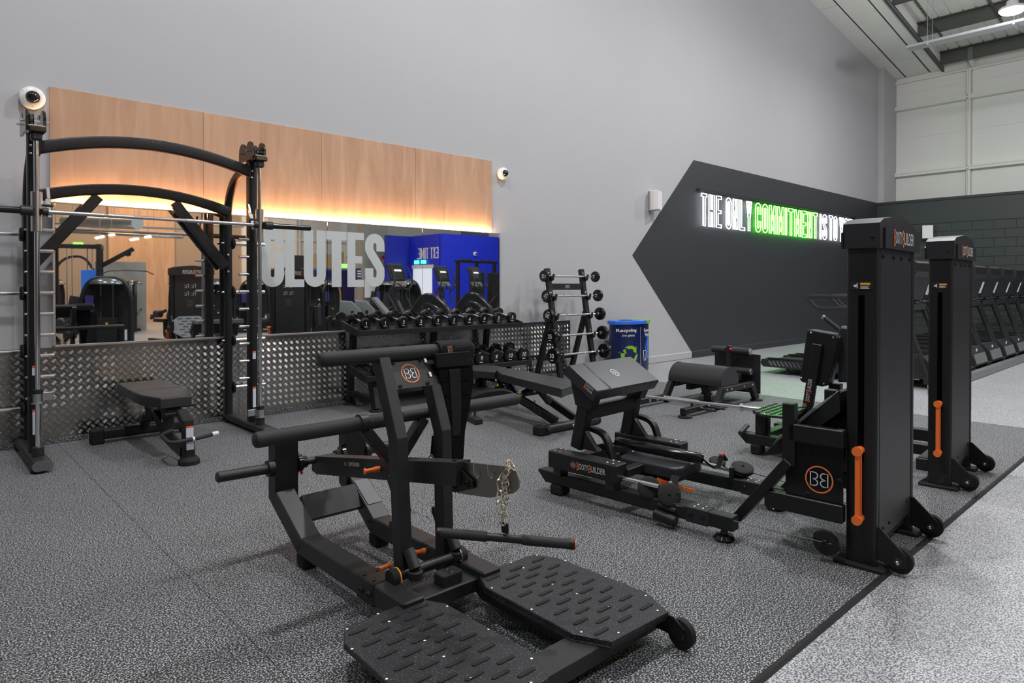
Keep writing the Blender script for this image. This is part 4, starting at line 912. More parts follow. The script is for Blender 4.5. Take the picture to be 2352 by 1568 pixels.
# padded hip bar on V braces behind the uprights
hy = -4.20; a0, a1 = Y(583, 1006, hy), Y(1190, 919, hy); zh = (a0.z+a1.z)/2
h2 = MB().lathe((a0.x, hy, zh), (1,0,0), [(-.004, 0), (0, .022), (.006, .029), (.02, .031), (.475*(a1.x-a0.x)-.0, .031), (.475*(a1.x-a0.x)+.0, .024), (.60*(a1.x-a0.x), .024), (.60*(a1.x-a0.x), .031), (a1.x-a0.x-.02, .031), (a1.x-a0.x, .022)], 22).build('hip_bar', 'grip', hm)
x_ = Y(832, 985, hy).x; MB().lathe((x_-.018, hy, zh), (1,0,0), [(0, .04), (.036, .04)], 22).build('bar_collar', 'black2', h2)
lz = .535; ly_ = -4.2
for s in (-1, 1): MB().beam((HC+s*.155, hy, zh-.02), (HC+s*.03, ly_, lz+.03), .045, .05, (0,1,0)).build('bar_brace', 'black2', hm)
# orange pull pins
def pin(par, p, d, L=.07):
    d = V(d).normalized(); k = MB().lathe(p, d, [(-.012, .013), (0, .013)], 14).build('pin_collar', 'black', par)
    MB().lathe(p, d, [(0, .0125), (L*.35, .0125), (L*.37, .0095), (L*.9, .0095), (L*.92, .014), (L, .014)], 16).build('pull_pin', 'orange', par)
p = X(872, 1076, HC-.037); pin(hm, p, (-1, .25, -.05), .07)
pin(hm, V((HC-.145, -4.27, .125)), (1, -.1, .12), .075)
pin(hm, V((HC+.075, -4.33, .17)), (-1, .3, 0), .05)
# neoprene hip belt over the end of the top bar
bt = thing('hip_belt', 'black neoprene hip belt with straps hanging over the machine top bar', 'belt', Y(1035, 800, tyy))
bx0, bx1 = Y(1000, 800, tyy).x, Y(1075, 800, tyy).x; fy = tyy-.045
pr = []
for g in range(0, 181, 15): pr.append((tyy+.043*math.cos(math.radians(g)), zt+.043*math.sin(math.radians(g))))
sec = [(tyy+.043, zt-.05)]+pr+[(tyy-.044, zt-.045)]; inn = [(tyy-.032, zt-.045)]+[(tyy+.031*math.cos(math.radians(g)), zt+.031*math.sin(math.radians(g))) for g in range(180, -1, -15)]+[(tyy+.032, zt-.05)]
MB().prism([(bx0, y, z) for y, z in sec+inn], (bx1-bx0, 0, 0)).build('shoulder_fold', 'neoprene', bt)
fy = tyy-.05
def belt(pix, y, th, nm, m):
    return MB().plate([Y(a, b_, y) for a, b_ in pix], (0, -th, 0), .004).build(nm, m, bt)
belt([(998, 830), (1078, 824), (1082, 872), (1074, 930), (1062, 990), (1058, 1052), (1034, 1054), (1028, 985), (1016, 925), (1004, 870)], fy+.016, .022, 'belt_body', 'fabric')
belt([(996, 812), (1077, 806), (1079, 838), (1001, 844)], fy-.006, .012, 'belt_band', 'neoprene')
belt([(1030, 848), (1056, 846), (1059, 920), (1056, 1000), (1038, 1002), (1034, 920)], fy-.006, .006, 'webbing', 'rubber')
belt([(1037, 1050), (1058, 1048), (1058, 1122), (1038, 1124)], fy+.012, .008, 'tail_strap', 'fabric')
for zz in (872, 905, 940): belt([(1008, zz), (1080, zz-4), (1080, zz), (1008, zz+4)], fy-.004, .006, 'stitched_seam', 'fabric')
pp = Y(1033, 803, fy-.004)
belt([(1018, 792), (1044, 790), (1048, 818), (1022, 820)], tyy-.043, .002, 'logo_patch', 'black')
booty(bt, Y(1034, 806, tyy-.0465), Y(1036, 818, tyy)-Y(1033, 794, tyy), (1, 0, 0.1), .012, two=True)
MB().tube([Y(990, 1052, fy)+V((.012*math.cos(t), 0, .014*math.sin(t))) for t in [2*math.pi*k/12 for k in range(12)]], .003, 6, True, up=(0,1,0)).build('ring_buckle', 'chrome', bt)
belt([(992, 1000), (1001, 1000), (996, 1048), (988, 1048)], fy+.03, .006, 'side_strap', 'fabric')
# ================================================================== hip thrust machine with weight tower
LOCAL = True
M1L, M1R = (3.45, -4.5, 0), math.radians(3.5)
f1 = Frame(M1L, M1R)
def tower(t, y0=-1.085, y1=-.95, x0=-.205, x1=.475):
    """weight stack tower: two steel uprights, shroud panel, moulded cap, wheels, selector band"""
    up = []
    for a, e in ((x0, x0+.052), (x1-.052, x1)): up.append(MB().sweep([((a+e)/2, (y0+y1)/2, .02), ((a+e)/2, (y0+y1)/2, 1.51)], rprof(e-a, y1-y0, .016, 3), up=(0,1,0)).build('tower_upright', 'black', t))
    for a in (x0+.026, x1-.026): MB().plate([(p.x, p.y, 0) for p in rrect(a-.055, a+.055, y0-.04, y1+.05, .02)], (0, 0, .02), .006).build('tower_foot', 'rubber', t)
    MB().box(x0+.062, x1-.062, y0+.004, y0+.012, .12, 1.50, .003).build('shroud_panel', 'black2', t)
    MB().box(x0+.062, x1-.062, y1-.012, y1-.004, .12, 1.50, .003).build('shroud_panel', 'black2', t)
    MB().box(x0+.05, x1-.05, y0+.03, y1-.03, .06, .12, .004).build('tower_crossbeam', 'black', t)
    for a in (x0+.0535, x1-.0605): MB().box(a, a+.007, y0+.014, y1-.014, .12, 1.5, .001).build('gap_shade_strip', 'gap_shade', t)  # near-black strips painted as the shade between upright and panel
    for k in range(12): MB().box(x0+.14, x1-.14, y0+.035, y1-.035, .13+.055*k, .18+.055*k, .003).build('weight_plate', 'rubber', t)
    for a in (x0+.2, x1-.2): MB().cyl((a, (y0+y1)/2, .12), (a, (y0+y1)/2, 1.5), .012, 10).build('stack_rod', 'chrome', t)
    for a in (.1, .28, .42, .58): bolt(t, (x0+a*(1.0), y0+.004, 1.462), (0,-1,0), .010, 'rubber')
    for a, z in ((.12, .17), (.22, .17), (.55, .2)): bolt(t, (x0+a, y0+.004, z), (0,-1,0), .008, 'rubber')
    # moulded cap: rounded arch seen from the front
    w0, w1 = x0-.01, x1+.012; prof = [(w0, 1.50), (w1, 1.50), (w1, 1.60), (w1-.06, 1.625), (w1-.20, 1.655), ((w0+w1)/2, 1.668), (w0+.20, 1.655), (w0+.06, 1.638), (w0, 1.615)]
    cp = MB().prism([(x, y0-.012, z) for x, z in prof], (0, y1-y0+.024, 0)).build('tower_cap', 'black2', t)
    MB().prism([(x, y0-.02, z) for x, z in [(w0+.06, 1.50), (w1+.002, 1.50), (w1+.002, 1.575), (w1-.10, 1.610), (w1-.24, 1.632), (w0+.30, 1.632), (w0+.11, 1.612), (w0+.06, 1.595)]], (0, .015, 0)).build('cap_fascia', 'black2', cp)
    MB().prism([(x, y1+.006, z) for x, z in [(w0, 1.50), (w1, 1.50), (w1, 1.575), (w1-.10, 1.610), (w1-.24, 1.632), (w0+.24, 1.632), (w0+.10, 1.610), (w0, 1.575)]], (0, .015, 0)).build('cap_fascia', 'black2', cp)
    xm = (x0+x1)/2
    booty(cp, (xm+.05, y0-.021, 1.558), (1,0,0), (0,0,1), .064)
    booty(cp, (xm, y1+.022, 1.558), (-1,0,0), (0,0,1), .064)
    bolt(cp, (x0-.011, y0+.02, 1.55), (-1,0,0), .007, 'rubber')
    # printed guide on the far side panel
    for i in range(2):
        for j in range(2): flat(ribbon([(-.03, -.03), (-.03, .03), (.0, .03)], .006)+ribbon([(.035, -.03), (.0, -.03), (.0, .0), (.03, .01)], .007), t, (xm-.09+.11*i, y1-.003, 1.32-.13*j), (-1,0,0), (0,0,1), 1, 'white_print', 'exercise_diagram')
    for j in range(6): flat([[(-.05, 0), (.05, 0), (.05, .004), (-.05, .004)]], t, (xm-.035, y1-.003, 1.07-.022*j), (-1,0,0), (0,0,1), 1, 'joint_dark', 'printed_line')
    # left face: warning plate, slot, orange band
    yc = (y0+y1)/2; xl = x0-.0005
    wp = MB().box(xl-.0015, xl+.001, yc-.05, yc+.05, 1.305, 1.345, 0).build('warning_plate', 'rubber', t)
    flat([[(-.005, .003), (.038, .003), (.038, .013), (-.005, .013)]], wp, (xl-.0016, yc, 1.325), (0,-1,0), (0,0,1), 1, 'yellow', 'warning_header')
    for k in range(3): flat([[(-.004, -.002-.005*k), (.034-.006*(k % 2), -.002-.005*k), (.034-.006*(k % 2), -.0045-.005*k), (-.004, -.0045-.005*k)]], wp, (xl-.0016, yc, 1.325), (0,-1,0), (0,0,1), 1, 'white_print', 'warning_text')
    flat([[(-.034, -.004), (-.026, -.008), (-.02, -.004), (-.02, -.013), (-.0165, -.013), (-.0165, .012), (-.02, .012), (-.02, .005), (-.034, .003)]], wp, (xl-.0016, yc, 1.325), (0,-1,0), (0,0,1), 1, 'white_print', 'pinch_symbol')
    MB().sweep([(x0-.0002, yc, .50), (x0-.0002, yc, 1.28)], rprof(.027, .0025, .001, 1), up=(1,0,0)).build('selector_slot', 'gap_shade', t)  # dark strip on the face, shade inside the slot put into colour
    sb = MB().box(x0-.055, x0-.048, yc-.010, yc+.010, .25, .54, .004).build('band_strap', 'orange', t)
    MB().box(x0-.030, x0-.023, yc-.012, yc+.012, .25, .54, .004).build('band_strap', 'orange', t)
    for z in (.555, .235): MB().lathe((x0, yc, z), (-1,0,0), [(0, .0175), (.045, .0165), (.047, .0225), (.062, .0225)], 20).build('band_peg', 'orange', t)
    # transport wheels on cranked brackets
    for a in (x0+.035, x1-.03):
        MB().prism([(a-.02, y0+.03, .06), (a-.02, y0+.0, .20), (a-.02, y0-.012, .20), (a-.02, y0-.12, .095), (a-.02, y0-.125, .045), (a-.02, y0-.08, .03)], (.012, 0, 0)).build('wheel_bracket', 'black', t)
        w = MB().lathe((a-.006, y0-.085, .062), (1,0,0), [(-.002, .02), (0, .042), (.003, .058), (.032, .058), (.035, .042), (.035, .02)], 26).build('transport_wheel', 'rubber', t)
        MB().lathe((a-.022, y0-.085, .062), (-1,0,0), [(0, .02), (.004, .018), (.005, .007)], 18).build('wheel_hub', 'black2', w); bolt(w, (a-.027, y0-.085, .062), (-1,0,0), .009)
m1 = thing('hip_thrust_machine', 'black hip thrust machine with padded bench and weight tower at the mat edge', 'gym machine', M1L, M1R)
tower(m1)
for s in (-1, 1):
    x = s*.33
    MB().sweep([(x, .80, .10), (x, -.46, .10)], rprof(.078, .075, .008, 2), smooth=False).build('base_rail', 'black', m1)
    MB().prism([(x-.039, .80, .065), (x-.039, .86, .125), (x-.039, .86, .137), (x-.039, .80, .137)], (.078, 0, 0)).build('rail_nose', 'black', m1)
    MB().box(x-.043, x+.043, -.33, -.20, .058, .142, .004).build('joint_sleeve', 'black2', m1)
    for a, yy in ((-.02, -.24), (.02, -.24), (-.02, -.29), (.02, -.29)): bolt(m1, (x+a, yy, .141), (0,0,1), .007)
    for yy in (-.23, -.30): bolt(m1, (x-.043, yy, .10), (-1,0,0), .012, 'gloss')
    MB().lathe((x, -.40, 0), (0,0,1), [(0, .05), (.012, .056), (.028, .045), (.035, .02), (.065, .016)], 22).build('rubber_foot', 'gloss', m1)
    MB().box(x-.05, x+.05, .66, .76, 0, .065, .012).build('block_foot', 'rubber', m1)
# raised side boxes carrying the bench posts, with the name plate
for s in (-1, 1):
    x = s*.36
    bx = MB().box(x-.055, x+.055, .22, .74, .18, .285, .006).build('side_box', 'black', m1)
    for yy in (.28, .68): MB().box(x-.04, x+.04, yy-.03, yy+.03, .13, .19, .004).build('box_leg', 'black2', bx)
    for yy in (.26, .30, .70, .66):
        for a in (-.03, .03): bolt(bx, (x+a, yy, .285), (0,0,1), .007)
npl = MB().box(-.4165, -.4145, .27, .56, .192, .262, 0).build('name_label', 'rubber', m1)
bb_logo(npl, (-.417, .535, .232), (0,-1,0), (0,0,1), .021); booty(npl, (-.417, .39, .232), (0,-1,0), (0,0,1), .037)
MB().box(-.32, .32, .60, .67, .19, .245, .005).build('bench_crossbeam', 'black', m1)
MB().box(-.32, .32, .20, .26, .20, .25, .005).build('bench_crossbeam', 'black', m1)
for x in (-.20, .36):
    MB().sweep([(x, .665, .28), (x, .63, .44), (x, .60, .60), (x, .59, .655)], rprof(.085, .07, .008, 2), up=(1,0,0), smooth=False).build('bench_post', 'black', m1)
    MB().prism([(x-.02, .615, .28), (x-.02, .50, .28), (x-.02, .60, .40)], (.04, 0, 0)).build('post_gusset', 'black2', m1)
    MB().sweep(fillet([(x+.07, .62, .40), (x+.07, .50, .38), (x+.07, .44, .22)], .08, 5), rprof(.03, .055, .006, 2), up=(1,0,0)).build('post_brace', 'black', m1)
    MB().prism([(x-.038, .545, .54), (x-.038, .66, .56), (x-.038, .70, .72), (x-.038, .50, .64)], (.075, 0, 0)).build('pad_bracket', 'black', m1)
MB().beam((-.22, .60, .51), (.34, .60, .51), .045, .085).build('post_tie', 'black', m1)
# tilted bench pad
eb, ef = V((0, .71, .815)), V((0, .475, .665)); th = V((0, -.05, .08)).normalized(); pn = V((0, .155, -.235)).normalized()
nb = V((0, -(eb.z-ef.z), (eb.y-ef.y))).normalized(); nb = nb if nb.z > 0 else -nb
def padseg(xa, xb, nm):
    q = [V((xa, eb.y, eb.z)), V((xb, eb.y, eb.z)), V((xb, ef.y, ef.z)), V((xa, ef.y, ef.z))]
    return MB().cushion([p-nb*.074 for p in q], nb*.074, .014).build(nm, 'vinyl', m1)
padseg(-.25, -.105, 'bench_pad'); pd = padseg(-.103, .47, 'bench_pad')
ctr = V((.10, (eb.y+ef.y)/2, (eb.z+ef.z)/2)); bb_logo(pd, ctr+nb*.0015, (1,0,0), (eb-ef).normalized(), .036, False)
flat(ribbon(circ(0, 0, .92), .10, True), pd, ctr+nb*.0015, (1,0,0), (eb-ef).normalized(), .036, 'white_print', 'emblem_ring')
booty(pd, V((-.252, (eb.y+ef.y)/2-.05, (eb.z+ef.z)/2-.06)), (0, -.85, -.53), (0, -.53, .85), .018, two=True)
# sliding seat on rods
MB().rbox(-.155, .165, -.03, .40, .20, .262, .06, .018).build('seat_pad', 'vinyl', m1)
MB().box(-.12, .13, .0, .36, .165, .198, .005).build('seat_carrier', 'black2', m1)
for s in (-1, 1):
    xr = -.36 if s < 0 else .30; MB().cyl((xr, .24, .205), (xr, -.03 if s < 0 else -.14, .205 if s < 0 else .185), .0135, 14).build('guide_rod', 'chrome', m1)
    MB().sweep([(s*.30, -.14, .12), (s*.30, -.14, .205 if s > 0 else .13)], rprof(.045, .02, .008, 2), up=(0,1,0)).build('rod_bracket', 'black', m1)
MB().prism([(-.17, -.02, .165), (-.17, -.10, .15), (-.17, -.14, .16), (-.17, -.145, .172), (-.17, -.09, .17), (-.17, .06, .18), (-.17, .08, .15), (-.17, .1, .15), (-.17, .1, .19)], (.006, 0, 0)).build('seat_lever', 'orange', m1)
MB().beam((-.20, -.04, .235), (-.235, -.035, .16), .006, .055, (0,1,0), .002).build('seat_clip', 'grip', m1)
# cable pulleys: one pair standing at the near rail, one pair folded flat at the far rail
def disc(par, c, ax, r=.064):
    d = MB().lathe(c, ax, [(-.014, r*.9), (-.010, r), (-.003, r*.86), (.003, r*.86), (.010, r), (.014, r*.92), (.016, r*.80), (.019, r*.55), (.0195, r*.2)], 28).build('cable_pulley', 'rubber', par)
    bolt(d, V(c)+V(ax).normalized()*.0195, ax, .008, 'gloss'); return d
ax = V((-.75, -.45, .48)).normalized()
for y, z in ((.045, .180), (-.085, .168)): disc(m1, (-.345, y, z), ax)
MB().prism([(-.335, .10, .20), (-.335, -.14, .19), (-.335, -.12, .12), (-.335, -.02, .07), (-.335, .06, .12)], (.006, 0, 0)).build('pulley_plate', 'black2', m1)
MB().cyl((-.385, -.02, .06), (-.385, -.15, .045), .030, 18).build('pulley_swivel', 'black', m1)
MB().cyl((-.36, -.03, .105), (-.36, -.14, .095), .018, 14).build('pulley_hinge', 'black2', m1)
MB().cyl((-.29, -.045, .165), (-.26, -.045, .215), .013, 12).build('eye_bolt', 'steel', m1)
for c, r in (((.40, .005, .19), .052), ((.385, -.17, .185), .068)): disc(m1, c, (-.25, -.25, 1), r)
MB().box(.36, .42, -.20, -.10, .125, .175, .01).build('pulley_swivel', 'black', m1)
MB().tube([(-.37, -.14, .13), (-.34, -.6, .115), (-.27, -.94, .10)], .0022, 6).build('cable', 'joint_dark', m1)
MB().tube([(.385, -.23, .17), (.33, -.6, .16), (.25, -.94, .12)], .0022, 6).build('cable', 'rubber', m1)
MB().lathe((-.27, -.885, .10), (-1,0,0), [(-.02, .055), (0, .062), (.006, .055), (.008, .01)], 26).build('base_pulley', 'gloss', m1)
bolt(m1, (-.278, -.885, .10), (-1,0,0), .016, 'gloss')
# frame between rails and tower
def FX(px, py, x=-.235): return f1.X(px, py, x)
for x in (-.235, .36):
    MB().beam((x, -.43, .10), (x, -.70, .45), .05, .062, (1,0,0)).build('frame_diagonal', 'black', m1)
    MB().box(x-.025, x+.025, -.73, -.67, .43, .74, .004).build('frame_post', 'black', m1)
    MB().box(x-.025, x+.025, -.955, -.70, .555, .64, .004).build('frame_bar', 'black', m1)
    MB().box(x-.025, x+.025, -.955, -.58, .20, .285, .004).build('frame_bar', 'black', m1)
    pnl = MB().box(x-.004, x+.006, -.95, -.68, .285, .555, .002).build('emblem_panel', 'gloss', m1)
    if x < 0:
        bb_logo(pnl, (x-.0045, -.842, .385), (0,-1,0), (0,0,1), .068)
        for yy, z in ((-.79, .525), (-.935, .40), (-.79, .305)): bolt(pnl, (x-.004, yy, z), (-1,0,0), .010, 'rubber')
        text('WWW.BOOTYBUILDER.COM', pnl, (x-.0045, -.938, .36), (0,0,1), (0,1,0), .010, 'white_print', width=.13) if False else None
# octagonal inclined foot plate carried on side cheeks
pb, ptp = V((0, -.56, .46)), V((0, -.90, .80)); pd_ = (ptp-pb).normalized(); pnn = V((0, .707, .707)); cx = .065; cc = (pb+ptp)/2
oc = [(-.16, -.24), (.16, -.24), (.29, -.13), (.29, .13), (.16, .24), (-.16, .24), (-.29, .13), (-.29, -.13)]
P3 = lambda a, b_, k=0: cc+V((cx+a, 0, 0))+pd_*b_+pnn*k
op = MB().plate([P3(a, b_) for a, b_ in oc], pnn*.014, .003).build('foot_plate', 'plate_grey', m1)
for r in range(7):
    for q in ([-.15, -.02, .11] if r % 2 == 0 else [-.09, .04, .17]):
        MB().obox(P3(q, -.18+.06*r, .0155), ((1,0,0), pd_, pnn), (.04, .009, .002), .0015).build('tread_rib', 'rubber', op)
for s in (-.27, .27): MB().prism([P3(s, -.27), P3(s, .27), P3(s, .20, -.075), P3(s, -.18, -.05)], (.012, 0, 0)).build('plate_cheek', 'black', m1)
for a, b_ in oc: bolt(op, P3(a*.9, b_*.9, .014), pnn, .007)
# loose padded bar with buckled straps lying over the seat
LOCAL = False
pdb = thing('padded_bar', 'glossy black padded hip bar with straps lying across the machine seat', 'padded bar', Z(1500, 1018, .33))
LOCAL = True; org = f1.R.inverted()
def W1(p): return org @ V(p)+V(M1L)
LOCAL = False
r0, r1 = W1((-.03, .49, .315)), W1((.02, -.09, .30))
MB().lathe(r0, r1-r0, [(-.004, .012), (0, .026), (.01, .033), ((r1-r0).length-.01, .033), ((r1-r0).length, .026), ((r1-r0).length+.004, .012)], 20).build('bar_pad', 'gloss', pdb)
s0 = W1((.02, -.09, .30)); s1 = W1((.10, -.12, .235)); s2 = W1((.17, -.12, .235)); s3 = W1((.24, -.10, .27)); s4 = W1((.33, -.06, .265))
MB().sweep([s0, s1, s2, s3], rprof(.028, .004, .001, 1)).build('strap', 'fabric', pdb)
MB().sweep([s3, s4, W1((.385, -.06, .22))], rprof(.030, .014, .003, 1)).build('buckle', 'rubber', pdb)
MB().obox((s3+s4)/2+V((0, 0, .010)), basis(s4-s3), (.022, .011, .004), .002).build('buckle_button', 'red', pdb)
for k in range(2): MB().sweep([r0+V((0, 0, -.01)), W1((-.10-.03*k, .545, .30)), W1((-.12-.02*k, .50-.03*k, .265))], rprof(.028, .003, .001, 1)).build('strap', 'fabric', pdb)
# ================================================================== second machine: standing kickback with its own tower
M2L, M2R = (3.45+1.685, -4.5+.115, 0), math.radians(3.5)
f2 = Frame(M2L, M2R); LOCAL = True
m2 = thing('kickback_machine', 'black standing kickback machine with ribbed step plates and second weight tower', 'gym machine', M2L, M2R)
for ch_ in list(m1.children):
    if ch_.name.split('.')[0] in ('tower_upright', 'tower_foot', 'shroud_panel', 'tower_crossbeam', 'weight_plate', 'stack_rod', 'gap_shade_strip', 'tower_cap', 'exercise_diagram', 'printed_line', 'warning_plate', 'selector_slot', 'band_strap', 'band_peg', 'wheel_bracket', 'transport_wheel') or (ch_.name.startswith('bolt') and ch_.location.y < -1.0 and ch_.location.z < 1.6):
        k = ch_.copy(); COL.objects.link(k); k.parent = m2
        for g in list(ch_.children): d = g.copy(); COL.objects.link(d); d.parent = k
sp = f2.Z(1790, 942, .34)
def step(poly_px, z, nm):
    pts = [f2.Z(a, b_, z) for a, b_ in poly_px]; o = MB().plate([(p.x, p.y, p.z-.02) for p in pts], (0, 0, .02), .003).build(nm, 'plate_gloss', m2)
    x0, x1 = min(p.x for p in pts), max(p.x for p in pts); y0, y1 = min(p.y for p in pts), max(p.y for p in pts)
    for r in range(6):
        for q in range(5):
            x = x0+(x1-x0)*(q+.7+.4*(r % 2))/5.6; y = y0+(y1-y0)*(r+.6)/6.2
            b = MB(); b.obox((x, y, z+.001), ((1,0,0),(0,1,0),(0,0,1)), (.035, .010, .003), .002); b.build('tread_rib', 'rubber', o)
    for p in pts: c_ = sum(pts, V())/len(pts); bolt(o, p.lerp(c_, .1), (0,0,1), .006)
    return o
step([(1729, 943), (1752, 933), (1790, 929), (1840, 933), (1853, 938), (1812, 957), (1752, 951)], .34, 'step_plate')
step([(1862, 968), (1880, 956), (1915, 952), (1960, 958), (1960, 975), (1900, 975)], .30, 'step_plate')
q0 = f2.Z(1743, 950, .32); q1 = f2.Z(1780, 950, .32); q2 = f2.Z(1835, 942, .32)
for q in (q0+V((.03, .0, 0)), q1+V((.06, .1, 0)), q2):
    MB().box(q.x-.03, q.x+.03, q.y-.03, q.y+.03, .10, .325, .004).build('step_post', 'black', m2)
xa = q0.x+.03
MB().box(xa-.045, xa+.045, -.45, q0.y+.10, .075, .155, .005).build('base_rail', 'black', m2)
MB().prism([(xa-.045, q0.y+.10, .08), (xa-.045, q0.y+.16, .14), (xa-.045, q0.y+.16, .155), (xa-.045, q0.y+.10, .155)], (.09, 0, 0)).build('rail_nose', 'black', m2)
MB().box(xa-.055, xa+.055, q0.y-.02, q0.y+.06, 0, .078, .01).build('block_foot', 'rubber', m2)
MB().box(xa+.50, xa+.59, -.95, q0.y+.10, .075, .155, .005).build('base_rail', 'black', m2)
MB().box(xa-.02, xa+.55, q0.y-.02, q0.y+.05, .09, .15, .004).build('base_crossbeam', 'black', m2)
MB().box(xa+.50, xa+.60, .1, .2, 0, .078, .01).build('block_foot', 'rubber', m2)
MB().box(xa-.03, xa+.55, -.96, -.88, .09, .17, .004).build('base_crossbeam', 'black', m2)
MB().cyl((xa-.10, q0.y+.12, .16), (xa+.12, q0.y+.16, .18), .018, 14).build('carry_handle', 'black2', m2)
# pad arm with lettering, back plate and padded support
a0 = f2.X(1845, 935, .20); a1 = f2.X(1872, 835, .20)
arm = MB().beam(f2.X(1848, 985, .20), f2.X(1878, 790, .20), .045, .075, (0,1,0)).build('pad_arm', 'black', m2)
dA = (f2.X(1878, 790, .20)-f2.X(1848, 985, .20)).normalized()
xq = .1765; mid = f2.X(1857, 897, xq)
bb_logo(arm, f2.X(1848, 930, xq), dA, V((0, 1, 0))-dA*dA.y, .018); booty(arm, f2.X(1858, 893, xq), dA, V((0, 1, 0))-dA*dA.y, .032)
def plane(px, py): return f2.X(px, py, .22)
bk = [plane(*p) for p in [(1853, 762), (1858, 757), (1918, 767), (1925, 775), (1921, 800), (1903, 880), (1897, 886), (1888, 888), (1842, 877), (1837, 872)]]
bo = MB().plate([p+V((.03, 0, 0)) for p in bk], V((-.03, 0, 0)), .005).build('pad_back_plate', 'black', m2)
for p in ((1863, 764), (1914, 775), (1841, 868), (1892, 881)): bolt(bo, plane(*p)+V((-.001, 0, 0)), (-1,0,0), .008)
MB().plate([p+V((.12, 0, 0)) for p in bk], V((-.088, 0, 0)), .02).build('chest_pad', 'vinyl', m2)
ch2 = [plane(*p)+V((.10, -.03, 0)) for p in [(1905, 758), (1912, 750), (1975, 758), (1975, 880), (1905, 880)]]
MB().plate([p+V((.10, 0, 0)) for p in ch2], V((-.10, 0, 0)), .012).build('hip_pad', 'vinyl', m2)
MB().beam(f2.X(1920, 880, .36), f2.X(1915, 990, .36), .07, .09, (0,1,0)).build('pad_column', 'black', m2)
h0, h1 = f2.X(1894, 730, .34), f2.X(1930, 758, .34)
MB().cyl(h0, h1+(h1-h0)*.5, .0165, 16).build('hand_grip', 'grip', m2); MB().cyl(h0-(h1-h0)*.14, h0, .018, 16).build('grip_cap', 'steel', m2)
d0 = f2.X(1750, 1010, -.19); d1 = f2.X(1945, 893, -.19)
MB().box(-.05, .30, -.30, -.12, .10, .16, .004).build('frame_bar', 'black', m2)
disc(m2, (.28, -.62, .33), (-1, 0, 0), .075)
MB().box(xa+.1, xa+.17, -.96, -.70, .26, .34, .004).build('frame_bar', 'black', m2)
LOCAL = False
# ================================================================== glute bench with half-round pad
gb = thing('glute_bench', 'low black glute bench with half-round pad and ankle rollers', 'bench', (6.5, -2.75, 0))
LOCAL = False
gz = .27; gx = 6.65; gy0, gy1 = -2.33, -3.0; r = .185
b = MB(); n = 14; prof = [(gx+r*math.cos(math.pi*k/n), gz-.02+.185*math.sin(math.pi*k/n)) for k in range(n+1)]
b.prism([(x, gy0, z) for x, z in prof]+[(gx-r, gy0, gz-.035), (gx+r, gy0, gz-.035)], (0, gy1-gy0, 0))
b.sm = [False, False]+[True]*(len(b.f)-2); b.build('half_round_pad', 'vinyl', gb)
for y in (gy0-.012, gy1+.012): MB().tube([(gx+(r+.001)*math.cos(math.pi*k/n), y, gz-.02+.187*math.sin(math.pi*k/n)) for k in range(n+1)], .004, 6).build('pad_piping', 'vinyl', gb)
MB().rbox(gx+.21, gx+.50, gy1+.12, gy0-.10, gz-.03, gz+.04, .03, .015).build('foot_end_pad', 'vinyl', gb)
for y, s in ((gy0-.03, 1), (gy1+.0, -1)):
    MB().box(gx-.20, gx+.50, y-.03, y+.03, gz-.10, gz-.038, .005).build('side_rail', 'black', gb)
    MB().beam((gx-.17, y, gz-.06), (gx-.30, y, .02), .055, .085, (1,0,0)).build('leg', 'black', gb)
    MB().beam((gx+.46, y, gz-.06), (gx+.58, y, .02), .055, .085, (1,0,0)).build('leg', 'black', gb)
    MB().lathe((gx+.59, y, 0), (0,0,1), [(0, .07), (.015, .07), (.02, .05)], 18).build('leg_foot', 'rubber', gb)
    for q in (-.12, -.02, .25, .44): bolt(gb, (gx+q, y-.03, gz-.07), (0,-1,0), .012)
    # floor arms with bar rests
    MB().box(gx-.93, gx-.24, y-.03, y+.03, .035, .095, .005).build('floor_arm', 'black', gb)
    MB().lathe((gx-.88, y, 0), (0,0,1), [(0, .07), (.015, .07), (.025, .05), (.04, .03)], 20).build('arm_foot', 'rubber', gb)
    for q in (-.62, -.48): MB().tube([V((gx+q, y-.032, .065))+V((.016*math.cos(t), 0, .016*math.sin(t))) for t in [2*math.pi*k/10 for k in range(10)]], .004, 6, True, up=(0,1,0)).build('band_ring', 'chrome', gb)
    MB().sweep(fillet([(gx-.76, y, .09), (gx-.75, y, .165), (gx-.86, y+.10, .165), (gx-.90, y+.16, .16)], .06, 5), [(.014*math.cos(t), .014*math.sin(t)) for t in [2*math.pi*k/10 for k in range(10)]]).build('bar_rest', 'black2', gb)
for q in (-.66, -.50): MB().cyl((gx+q, gy1-.02, .068), (gx+q, gy1-.22, .068), .012, 12).build('band_peg', 'black2', gb)
for y in (-2.55, -2.78): MB().box(gx-.12, gx+.48, y-.03, y+.03, gz-.12, gz-.04, .005).build('cross_rail', 'black', gb)
MB().box(gx+.02, gx+.12, -2.70, -2.66, .03, gz-.08, .004).build('centre_post', 'black', gb)
MB().lathe((gx+.07, -2.68, 0), (0,0,1), [(0, .08), (.015, .08), (.03, .03)], 18).build('leg_foot', 'rubber', gb)
fpx = 7.235
MB().box(fpx, fpx+.012, -3.05, -2.47, .08, .53, .003).build('foot_plate', 'black2', gb)
k = 0
for iy in range(11):
    for iz in range(8):
        if (iy+iz) % 2 == 0: MB().obox((fpx-.001, -3.01+.05*iy, .115+.052*iz), ((1,0,0),(0,.7,-.7),(0,.7,.7)), (.0015, .013, .003), .001).build('tread_bar', 'black2', gb)
MB().box(fpx-.12, fpx-.07, -2.74, -2.69, .20, .62, .004).build('roller_post', 'black2', gb)
